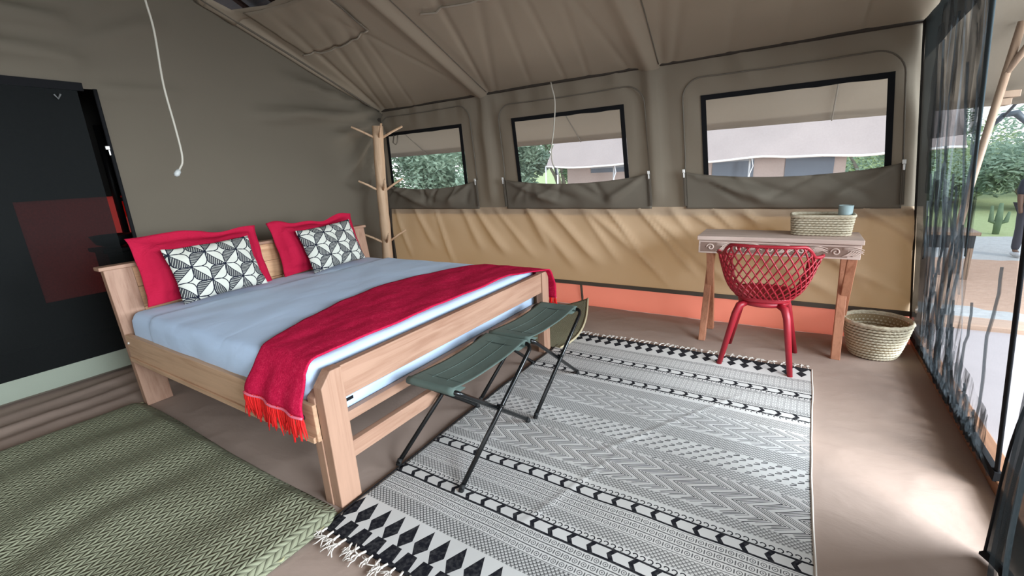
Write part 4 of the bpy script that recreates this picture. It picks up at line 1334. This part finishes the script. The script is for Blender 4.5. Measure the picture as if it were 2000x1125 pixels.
cp = thing('cup', 'pale blue frosted cup standing in the straw desk basket', 'cup', (0.305, 4.10, 0.913))
part('cup_body', MB().lathe([(0.036, 0.0), (0.042, 0.10), (0.046, 0.205), (0.043, 0.205), (0.036, 0.02), (0.001, 0.015)], (0.305, 4.10, 0.913), 28), plain('frosted pale blue plastic', (0.55, 0.68, 0.68), 0.35, 0.04, trans=0.3), cp, smooth=True)
part('lid', MB().lathe([(0.001, 0.195), (0.041, 0.195), (0.041, 0.200), (0.001, 0.203)], (0.305, 4.10, 0.913), 28), plain('pale blue lid', (0.66, 0.76, 0.75), 0.4, 0.03), cp, smooth=True)

# ------------------------------------------------------------------ red lattice chair
red = plain('red moulded plastic', (0.30, 0.010, 0.020), 0.42, 0.05, spec=0.45)
ch = thing('armchair', 'red lattice plastic chair tucked at the carved desk', 'chair', (-0.145, 3.63, 0))
TM = radians(128)
def shell(th, t):
    a = abs(th)
    rim = 0.915-0.085*smooth01(radians(40), radians(66), a)-0.06*smooth01(radians(85), TM, a)
    hh = 0.55*t+0.45*(1-cos(t*PI/2))
    z = 0.505+(rim-0.505)*hh
    sw = sin(t*PI/2)**0.60
    R = 0.125+0.165*sw
    Ry = 0.130+0.135*sw
    fl = 0.035*smooth01(radians(62), radians(80), a)*t**4*(1-smooth01(radians(100), TM, a))
    # squared U in plan
    c, s = cos(th), sin(th)
    k = (abs(c)**2.9+abs(s)**2.9)**(-1/2.9)
    return Vector((-0.145+(R*k+fl)*s, 3.63-Ry*k*c-0.005, z))
lat = MB()
nS = 22
span = radians(95)
for sg in (1, -1):
    for i in range(nS+12):
        th0 = -TM-span*0.5+(2*TM+span)*i/(nS+11)
        seg = []
        for j in range(19):
            t = j/18
            th = th0+sg*span*(t-0.5)*0.62
            if abs(th) <= TM: seg.append(shell(th, t))
        if len(seg) > 2: lat.tube(seg, 0.0062, 5)
part('lattice_back', lat, red, ch, smooth=True)
rimp = [shell(-TM+2*TM*i/80, 1.0) for i in range(81)]
part('rim', MB().tube(rimp, 0.0115, 8), red, ch, smooth=True)
part('rim', MB().tube([shell(-TM, t/12) for t in range(13)], 0.009, 7).tube([shell(TM, t/12) for t in range(13)], 0.009, 7), red, ch, smooth=True)
def seatp(u_, v_):
    a = 2*PI*u_
    k = v_
    c, s = cos(a), sin(a)
    q = (abs(c)**3+abs(s)**3)**(-1/3)
    rx_, ry_ = 0.195*q*k, 0.215*q*k
    y = 3.665+ry_*s
    return (-0.145+rx_*c, y, 0.492+0.035*k**3+(0.02*smooth01(3.75, 3.86, y)*0))
part('seat', MB().grid(seatp, 40, 10), red, ch, smooth=True, solid=0.016)
part('base_band', MB().tube([shell(-TM+2*TM*i/50, 0.03) for i in range(51)], 0.022, 8), red, ch, smooth=True)
tops = {}
part('seat_frame', MB().tube([(-0.145+0.15*cos(2*PI*i/32), 3.64+0.165*sin(2*PI*i/32), 0.480) for i in range(32)], 0.022, 7, closed=True), red, ch, smooth=True)
for (fx, fy), (tx, ty) in (((-0.39, 3.40), (-0.30, 3.475)), ((0.068, 3.375), (0.005, 3.475)), ((-0.375, 3.88), (-0.29, 3.79)), ((0.09, 3.88), (0.0, 3.79))):
    pts = [(tx+(0.05 if tx < -0.145 else -0.05), ty+(0.03 if ty < 3.63 else -0.03), 0.478), (tx+(0.012 if tx < -0.145 else -0.012), ty, 0.462), (tx+(fx-tx)*0.12, ty+(fy-ty)*0.12, 0.40), (fx, fy, 0.0)]
    part('leg', MB().tube(pts, [0.022, 0.027, 0.0245, 0.0175], 12), red, ch, smooth=True)

# ------------------------------------------------------------------ coat stand
W_S = wood('peeled pole', (0.62, 0.42, 0.27), (0.46, 0.28, 0.16), 2, 6, 0.6)
cs = thing('coat_stand', 'rustic pole coat stand with upturned pegs in the far corner', 'coat stand', (-4.50, 3.95, 0))
def pole_x(z): return -4.505+0.075*z
part('pole', MB().tube([(pole_x(z), 3.95+0.01*sin(z*3), z) for z in [2.09*i/16 for i in range(17)]], [0.066-0.004*i/16+0.003*sin(i*2.1) for i in range(17)], 14), W_S, cs, smooth=True)
for zl, ln in ((1.98, 0.30), (1.36, 0.27), (0.71, 0.27)):
    for a in (0, 90, 180, 270):
        aa = radians(a-33)
        c, s = cos(aa), sin(aa)
        x0_ = pole_x(zl)
        part('peg', MB().tube([(x0_+0.05*c, 3.95+0.05*s, zl-0.02), (x0_+ln*0.6*c, 3.95+ln*0.6*s, zl+0.05), (x0_+ln*c, 3.95+ln*s, zl+0.105)], [0.014, 0.013, 0.012], 8), W_S, cs, smooth=True)
for a in (45, 135, 225, 315):
    c, s = cos(radians(a)), sin(radians(a))
    part('foot', MB().tube([(-4.505+0.05*c, 3.95+0.05*s, 0.12), (-4.505+0.24*c, 3.95+0.24*s, 0.026)], 0.026, 8), W_S, cs, smooth=True)

# ------------------------------------------------------------------ cords
cw = plain('off white cord', (0.46, 0.42, 0.35), 0.6)
def spline(P, n=8):
    P = [Vector(p) for p in P]
    out = []
    for i in range(len(P)-1):
        a, b, c, d = P[max(i-1, 0)], P[i], P[i+1], P[min(i+2, len(P)-1)]
        for j in range(n):
            t = j/n
            out.append(0.5*((2*b)+(c-a)*t+(2*a-5*b+4*c-d)*t*t+(3*b-a-3*c+d)*t**3))
    return out+[P[-1]]
c1 = thing('pull_cord', 'long white cord with end knob hanging before the gable wall', 'cord', (-4.0, 1.64, 1.58))
part('cord', MB().tube(spline([(-4.0, 1.60, roof_pt(-4.0, 1.60)[2]), (-4.0, 1.64, 3.1), (-4.0, 1.66, 2.79), (-4.0, 1.67, 2.59), (-4.0, 1.65, 2.24), (-4.0, 1.66, 1.97), (-4.0, 1.665, 1.78), (-4.0, 1.655, 1.69), (-4.0, 1.63, 1.645), (-4.0, 1.615, 1.625)]), 0.0075, 7), cw, c1, smooth=True)
part('end_knob', MB().tube([(-4.0, 1.62, 1.635), (-4.0, 1.612, 1.62), (-4.0, 1.597, 1.60), (-4.0, 1.588, 1.588)], [0.011, 0.019, 0.020, 0.010], 10), plain('white plastic knob', (0.45, 0.46, 0.44), 0.4), c1, smooth=True)
c2 = thing('lamp_cord', 'thin white cord looping down in front of the middle window', 'cord', (-2.2, 4.36, 1.42))
part('cord', MB().tube(spline([(-2.24, 4.40, 2.335), (-2.21, 4.36, 2.28), (-2.18, 4.36, 2.14), (-2.20, 4.36, 1.89), (-2.235, 4.36, 1.69), (-2.23, 4.36, 1.56), (-2.20, 4.36, 1.49)]), 0.007, 7), cw, c2, smooth=True)
part('bulb_holder', MB().tube([(-2.20, 4.36, 1.495), (-2.19, 4.36, 1.46), (-2.18, 4.36, 1.42)], [0.009, 0.014, 0.012], 8), plain('dark grey clip', (0.12, 0.12, 0.13), 0.5), c2, smooth=True)

# ------------------------------------------------------------------ back room contents
redlit = canvas('red back room canvas', (0.45, 0.04, 0.03), 0.30, (0.5, 0.05, 0.04))
redleak = canvas('red light leak canvas', (0.8, 0.05, 0.03), 0.8, (1.0, 0.07, 0.03))  # brighter copy of the red canvas, imitates leaking light
part('red_panel', MB().grid(lambda a, b: (XB-0.01+0.01*nz(a*5, b*5), 1.14+a*1.08, 0.38+b*1.09), 16, 16), redlit, bath, smooth=True, label='red canvas panel glowing behind the dark doorway')
dkp = plain('black plastic', (0.02, 0.02, 0.02), 0.5)
part('red_pane', MB().grid(lambda a, b: (XB-0.004, 1.985+a*0.14, 1.21+b*0.24), 2, 2), redleak, bath, label='bright red patch standing in for a light leak')  # added patch in place of light leaking past the curtain
wsn = thing('washstand', 'dark washstand standing in the unlit back room', 'washstand', (-6.2, 1.75, 0))
part('cabinet', MB().box((-6.45, 1.62, 0.0), (-6.05, 2.2, 0.88)), dkp, wsn, bevel=0.01)
part('counter', MB().box((-6.48, 1.58, 0.88), (-6.02, 2.22, 0.92)), dkp, wsn, bevel=0.005)
part('basin', MB().lathe([(0.05, 0.92), (0.15, 0.96), (0.19, 1.05), (0.17, 1.05), (0.13, 0.98), (0.01, 0.95)], (-6.25, 1.75, 0), 24), dkp, wsn, smooth=True)
tp = thing('shower_tap', 'black tap and pipe silhouetted on the red panel', 'tap', (-6.5, 1.96, 0.92))
part('pipe', MB().tube([(-6.5, 1.955, 0.92), (-6.5, 1.955, 1.60), (-6.5, 1.955, 2.2)], 0.035, 8), dkp, tp, smooth=True)
part('spout', MB().tube([(-6.5, 1.955, 1.42), (-6.5, 2.03, 1.40), (-6.5, 2.05, 1.36)], 0.022, 8), dkp, tp, smooth=True)

# ------------------------------------------------------------------ outside
GZ = -0.95
gr = Mat('mixed ground')
gx, gy, gz_ = gr.xyz()
n1 = gr.noise(0.35, 4); n2 = gr.noise(9, 4)
dist = gy+(n1-0.5)*3.0
band1 = gr.mix(n2, (0.38, 0.36, 0.34), (0.55, 0.53, 0.50))
band2 = gr.mix(n2, (0.42, 0.26, 0.18), (0.55, 0.37, 0.27))
band3 = gr.mix(n2, (0.30, 0.36, 0.15), (0.46, 0.48, 0.26))
colg = gr.mix(dist.gt(9.5), band1, band2)
colg = gr.mix(dist.gt(13.5), colg, band1)
colg = gr.mix(dist.gt(17.0), colg, band3)
grm = gr.finish(colg, 0.95, gr.bump(n2, 0.5, 0.03), spec=0.1)
def ground_f(a, b):
    x = -40+a*90; y = -25+b*110
    r = max(0, y-26)
    return (x, y, GZ+0.10*nz(x*0.3, y*0.3)+1.8*smooth01(0, 45, r)+1.2*nz(x*0.05, y*0.05)*smooth01(5, 30, r))
ground = struct('ground', MB().grid(ground_f, 60, 70), grm, 'gravel, red soil and grass outside the tent', smooth=True)
deckm = plain('pale dusty concrete', (0.25, 0.22, 0.22), 0.85, 0.1, 3)
deck = struct('floor_veranda', MB().box((0.955, -4.0, -0.2), (3.6, 5.0, -0.005)), deckm, 'pale veranda floor outside the net wall')
kerb = struct('trim_2', MB().box((0.955, 5.0, -0.25), (3.6, 5.25, 0.04)), wood('orange tan kerb timber', (0.30, 0.205, 0.15), (0.24, 0.15, 0.105), 0), 'orange tan timber kerb of the veranda', bevel=0.01)
struct('trim_3', MB().box((-5.0, -1.7, -0.9), (0.95, 4.5, -0.06)), dark, 'platform under the tent')
pole_w = wood('tan veranda timber', (0.27, 0.18, 0.12), (0.20, 0.12, 0.08), 2, 8)
vp = thing('veranda_post', 'slender tan timber post outside the net wall', 'post', (1.0, 4.62, -0.005))
part('shaft', MB().tube([(1.0, 4.62, -0.005), (1.06, 4.62, 1.2), (1.15, 4.62, 2.27)], 0.024, 10), pole_w, vp, smooth=True)
part('brace', MB().tube([(1.12, 4.62, 1.95), (1.28, 4.52, 2.33)], 0.022, 8), pole_w, vp, smooth=True)
vb = thing('veranda_beam', 'short timber beam end under the fly sheet edge', 'beam', (1.3, 5.25, 1.78))
part('timber', MB().box((1.25, 5.10, 1.83), (1.345, 5.24, 1.88)), pole_w, vb, bevel=0.004)
part('timber', MB().box((1.23, 5.08, 1.775), (1.30, 5.22, 1.825)), pole_w, vb, bevel=0.004)
lb = thing('bracket_lamp', 'dark curved lamp arm below the fly sheet edge', 'lamp', (1.5, 6.0, 1.6))
part('arm', MB().tube([(1.42, 6.0, 1.62), (1.50, 6.0, 1.74), (1.58, 6.0, 1.75), (1.66, 6.0, 1.66)], [0.015, 0.035, 0.045, 0.03], 8, flat=0.7), plain('dark grey metal', (0.05, 0.06, 0.07), 0.5), lb, smooth=True)
part('hanger', MB().tube([(1.50, 6.0, 1.72), (1.50, 5.7, 1.84), (1.50, 5.3, 1.90)], 0.012, 6), plain('dark grey metal', (0.05, 0.06, 0.07), 0.5), lb, smooth=True)
# low table on the veranda
vt = thing('low_table', 'dark low table with timber top outside the net wall', 'table', (2.45, 11.5, GZ))
part('table_top', MB().box((2.05, 11.2, -0.10), (2.85, 11.9, -0.04)), pole_w, vt, bevel=0.006)
part('table_apron', MB().box((2.10, 11.25, -0.34), (2.80, 11.85, -0.10)), dkp, vt, bevel=0.006)
for sx_ in (2.10, 2.73):
    for sy_ in (11.25, 11.78): part('leg', MB().box((sx_, sy_, GZ-0.05), (sx_+0.07, sy_+0.07, -0.34)), pole_w, vt)

leafm = []
for i, (c1_, c2_) in enumerate((((0.14, 0.22, 0.12), (0.30, 0.40, 0.24)), ((0.26, 0.34, 0.16), (0.48, 0.55, 0.30)), ((0.22, 0.31, 0.22), (0.42, 0.52, 0.38)))):
    lm = Mat('foliage %s' % ('dark', 'yellow', 'grey')[i])
    leafm.append(lm.finish(lm.mix(lm.noise(3.5, 3), c1_, c2_), 0.7, spec=0.2, trans=0.3))
bark = plain('grey bark', (0.22, 0.18, 0.14), 0.9, 0.3, 12)
rb = random.Random(21)
def bush(name, label, cat, x, y, w, h, k, n, leaf, group, trunk=True, z0=None):
    z0 = GZ+1.8*smooth01(0, 45, max(0, y-26)) if z0 is None else z0
    t = thing(name, label, cat, (x, y, z0), group=group)
    lv = MB()
    clumps = [(x+rb.uniform(-0.4, 0.4)*w, y+rb.uniform(-0.3, 0.3)*w, z0+h*rb.uniform(0.30, 0.85), rb.uniform(0.16, 0.32)*w) for _ in range(9)]
    for _ in range(n):
        cx, cy, cz, r = rb.choice(clumps)
        d = Vector((rb.gauss(0, 1), rb.gauss(0, 1), rb.gauss(0, 0.8))); d.normalize()
        p = Vector((cx, cy, cz))+d*r*rb.uniform(0.5, 1.05)
        if p.z < z0: p.z = z0+rb.uniform(0, 0.2)
        a = Vector((rb.uniform(-1, 1), rb.uniform(-1, 1), rb.uniform(-0.6, 0.6))).normalized()*leaf
        b = a.orthogonal().normalized()*leaf*0.38
        lv.add([p-a, p+b, p+a, p-b], [(0, 1, 2, 3)])
    part('foliage', lv, leafm[k], t, kind='stuff')
    if trunk:
        tr = MB()
        for j in range(5):
            q = rb.choice(clumps)
            tr.tube([(x+rb.uniform(-0.1, 0.1), y, z0), (x*0.6+q[0]*0.4, y*0.6+q[1]*0.4, z0+(q[2]-z0)*0.5), (q[0], q[1], q[2])], [0.05*w*0.5, 0.035*w*0.5, 0.012*w*0.5], 6)
        part('branches', tr, bark, t, smooth=True)
    return t
TR = 'trees behind the window wall'
bush('tree', 'dense green tree seen through the small window, left part', 'tree', -11.9, 10.5, 3.2, 4.6, 0, 9000, 0.10, TR)
bush('tree', 'grey green tree seen through the small window, right part', 'tree', -9.6, 11.5, 3.4, 4.9, 2, 9000, 0.10, TR)
bush('tree', 'green tree behind the left end of the pale tent', 'tree', -8.4, 13.2, 2.8, 4.4, 2, 9000, 0.10, TR)
bush('tree', 'dark tree filling the gap at the far left', 'tree', -15.2, 13.0, 4.4, 5.4, 0, 8000, 0.08, TR)
bush('tree', 'pale green tree beyond the right end of the pale tent', 'tree', 2.3, 19.0, 3.6, 4.0, 2, 7000, 0.07, TR)
bush('tree', 'tall grey green tree closing the view behind the small window', 'tree', -16.0, 19.5, 6.0, 7.0, 2, 9000, 0.12, TR)
bush('tree', 'tall green tree far behind the left half of the middle window', 'tree', -9.8, 21.0, 5.0, 6.6, 0, 9000, 0.12, TR)
BG = 'bushes on the slope beyond the veranda'
for i, (x, y, w, h, k) in enumerate(((5.6, 27, 5.0, 3.0, 1), (9.5, 30, 6.0, 3.4, 2), (4.4, 30, 4.5, 3.1, 2), (14.0, 34, 8.0, 3.6, 1), (20.0, 36, 8.0, 3.7, 0), (7.4, 24.5, 4.0, 2.6, 2), (2.2, 24, 4.0, 2.8, 1))):
    bush('bush', ['yellow green bush on the slope straight beyond the post', 'grey green bush on the slope behind the person', 'grey green bush just left of the lamp arm', 'broad yellow green bush farther up the slope', 'broad dark bush at the far right of the slope', 'low grey green bush in front of the slope', 'yellow green bush seen through the gathered net'][i], 'bush', x, y, w, h, k, 6000, 0.12, BG)
ct = thing('cactus', 'small dark cactus standing in the grass beyond the veranda', 'cactus', (4.75, 17.6, GZ))
part('stem', MB().tube([(4.75, 17.6, GZ-0.05), (4.75, 17.6, GZ+0.4), (4.74, 17.6, GZ+0.85)], [0.07, 0.085, 0.04], 10), leafm[0], ct, smooth=True)
for sg in (-1, 1):
    part('arm', MB().tube([(4.75, 17.6, GZ+0.30), (4.75+sg*0.15, 17.6, GZ+0.36), (4.75+sg*0.18, 17.6, GZ+0.70-0.08*sg)], [0.05, 0.06, 0.03], 8), leafm[0], ct, smooth=True)

# person at the frame's right edge
def skin(name, verts, edges, radii, mat, parent):
    me = bpy.data.meshes.new(name)
    me.from_pydata([Vector(v)*S for v in verts], edges, [])
    me.materials.append(mat)
    o = bpy.data.objects.new(name, me); COL.objects.link(o)
    o.parent = parent; LOC[o.name] = Vector()
    o.modifiers.new('skin', 'SKIN').use_smooth_shade = True
    for sv, r in zip(me.skin_vertices[0].data, radii):
        q = r if isinstance(r, tuple) else (r, r)
        sv.radius = (q[0]*S, q[1]*S)
    me.skin_vertices[0].data[0].use_root = True
    m = o.modifiers.new('sub', 'SUBSURF'); m.levels = 1; m.render_levels = 1
    return o
pr = thing('person', 'person in dark clothes and pale shoes standing on the path outside', 'person', (4.30, 14.2, GZ), (0, 0, radians(200)))
skm = plain('brown skin', (0.16, 0.085, 0.055), 0.5)
shirt = plain('dark blue shirt', (0.03, 0.035, 0.05), 0.85)
shorts = plain('charcoal trousers', (0.06, 0.06, 0.075), 0.85)
k_ = 1/S
V = [(0, 0, 1.0), (0, 0, 1.2), (0, 0, 1.42), (0, 0.01, 1.53), (0, 0.02, 1.66), (0, 0.01, 1.76),
     (0.19, 0, 1.42), (0.24, 0.02, 1.15), (0.25, 0.10, 0.92), (0.25, 0.13, 0.83), (-0.19, 0, 1.42), (-0.24, 0.02, 1.15), (-0.25, 0.10, 0.92), (-0.25, 0.13, 0.83),
     (0.10, 0, 0.92), (0.11, 0.02, 0.52), (0.11, -0.01, 0.10), (0.11, 0.12, 0.05), (-0.10, 0, 0.92), (-0.11, 0.02, 0.52), (-0.11, -0.01, 0.10), (-0.11, 0.12, 0.05)]
E_ = [(0, 1), (1, 2), (2, 3), (3, 4), (4, 5), (2, 6), (6, 7), (7, 8), (8, 9), (2, 10), (10, 11), (11, 12), (12, 13), (0, 14), (14, 15), (15, 16), (16, 17), (0, 18), (18, 19), (19, 20), (20, 21)]
R_ = [(0.15, 0.11), (0.14, 0.10), (0.16, 0.10), 0.055, (0.085, 0.10), (0.07, 0.08), 0.06, 0.045, 0.035, 0.03, 0.06, 0.045, 0.035, 0.03, 0.09, 0.06, 0.04, 0.035, 0.09, 0.06, 0.04, 0.035]
sc_ = lambda L: [tuple(q*k_ for q in p) for p in L]
body = skin('body', sc_(V), E_, [tuple(q*k_ for q in (r if isinstance(r, tuple) else (r, r))) for r in R_], skm, pr)
def sub_skin(name, idx, grow, mat, cut=None):
    mp = {a: i for i, a in enumerate(idx)}
    v = [V[a] for a in idx]
    if cut:
        for a, p in cut.items(): v[mp[a]] = p
    e = [(mp[a], mp[b]) for a, b in E_ if a in mp and b in mp]
    r = [tuple((q+grow)*k_ for q in (R_[a] if isinstance(R_[a], tuple) else (R_[a],)*2)) for a in idx]
    return skin(name, sc_(v), e, r, mat, pr)
sub_skin('shirt', [0, 1, 2, 6, 7, 10, 11], 0.022, shirt)
sub_skin('trousers', [0, 14, 15, 16, 18, 19, 20], 0.022, shorts, {0: (0, 0, 0.97)})
part('hair', MB().sphere((0, 0.0, 1.745*k_), (0.098*k_, 0.108*k_, 0.085*k_), 14, 8), plain('black hair', (0.01, 0.01, 0.01), 0.7), pr, world=False, smooth=True)
for xx in (-0.11, 0.11):
    part('shoe', MB().sphere((xx*k_, 0.05*k_, 0.045*k_), (0.055*k_, 0.14*k_, 0.05*k_), 12, 6), plain('pale shoe', (0.6, 0.6, 0.6), 0.6), pr, world=False, smooth=True)

# neighbouring tent
pb = canvas('pale pinkish canvas', (0.46, 0.36, 0.315), 0.1)
pf2 = canvas('cream fly canvas', (0.40, 0.325, 0.295), 0.10)
gw = canvas('grey blue net window', (0.15, 0.165, 0.19), 0.0)
nb = thing('safari_tent', 'pale canvas tent with cream fly roof and grey windows next door', 'tent', (-2.3, 12.5, GZ))
def nfly(a, b):
    x = -5.82+a*8.2; y = 11-0.02*a+b*1.5
    return (x, y+0.02*nz(x*2, b), 1.53-0.06*a+b*1.75-0.06*sin(PI*((x+6) % 2.7)/2.7)+0.03*nz(x*1.5, b*4))
part('fly_roof', MB().grid(nfly, 60, 12).grid(lambda a, b: (-5.82+a*8.2, 12.5+b*3.7, 3.28-0.06*a-b*1.75), 8, 4), pf2, nb, smooth=True)
part('fly_hem', MB().tube([tuple(Vector(nfly(i/40, 0))+Vector((0, -0.01, 0))) for i in range(41)], 0.022, 6), canvas('white hem', (0.8, 0.76, 0.70), 0), nb, smooth=True)
part('wall', MB().box((-5.45, 11.55, GZ), (0.76, 11.62, 1.6)), pb, nb)
part('wall', MB().box((0.70, 11.62, GZ), (0.76, 15.2, 1.6)), pb, nb)
part('wall', MB().box((-5.45, 11.62, GZ), (-5.39, 15.2, 1.6)), pb, nb)
for xa, xb, za, zb in ((-1.75, -0.90, 0.7, 1.56), (-0.30, 0.56, 0.7, 1.56), (-4.75, -2.9, 1.30, 1.56)):
    wdw = part('window', MB().box((xa, 11.53, za), (xb, 11.555, zb)), gw, nb)
    part('window_flap', MB().grid(lambda a, b: (xa+a*(xb-xa), 11.52-0.03*sin(PI*b), zb-0.02-b*0.13), 8, 3), canvas('rolled flap', (0.30, 0.31, 0.32), 0), wdw, smooth=True)
for xx in (-3.95, -0.92):
    part('tie_strap', MB().tube([(xx, 11.1, 1.50), (xx+0.04, 11.1, 1.30), (xx-0.02, 11.1, 1.12)], 0.03, 6, flat=0.3), canvas('white webbing', (0.8, 0.8, 0.8), 0), nb)
    part('tent_pole', MB().tube([(xx-0.03, 11.15, GZ), (xx-0.03, 11.15, 1.55)], 0.022, 8), canvas('pale pole', (0.7, 0.68, 0.66), 0), nb, smooth=True)
for xx in (-5.85, -5.5):
    part('tent_pole', MB().tube([(xx, 11.05, GZ), (xx, 11.05, 1.52)], 0.022, 8), canvas('pale pole', (0.7, 0.68, 0.66), 0), nb, smooth=True)
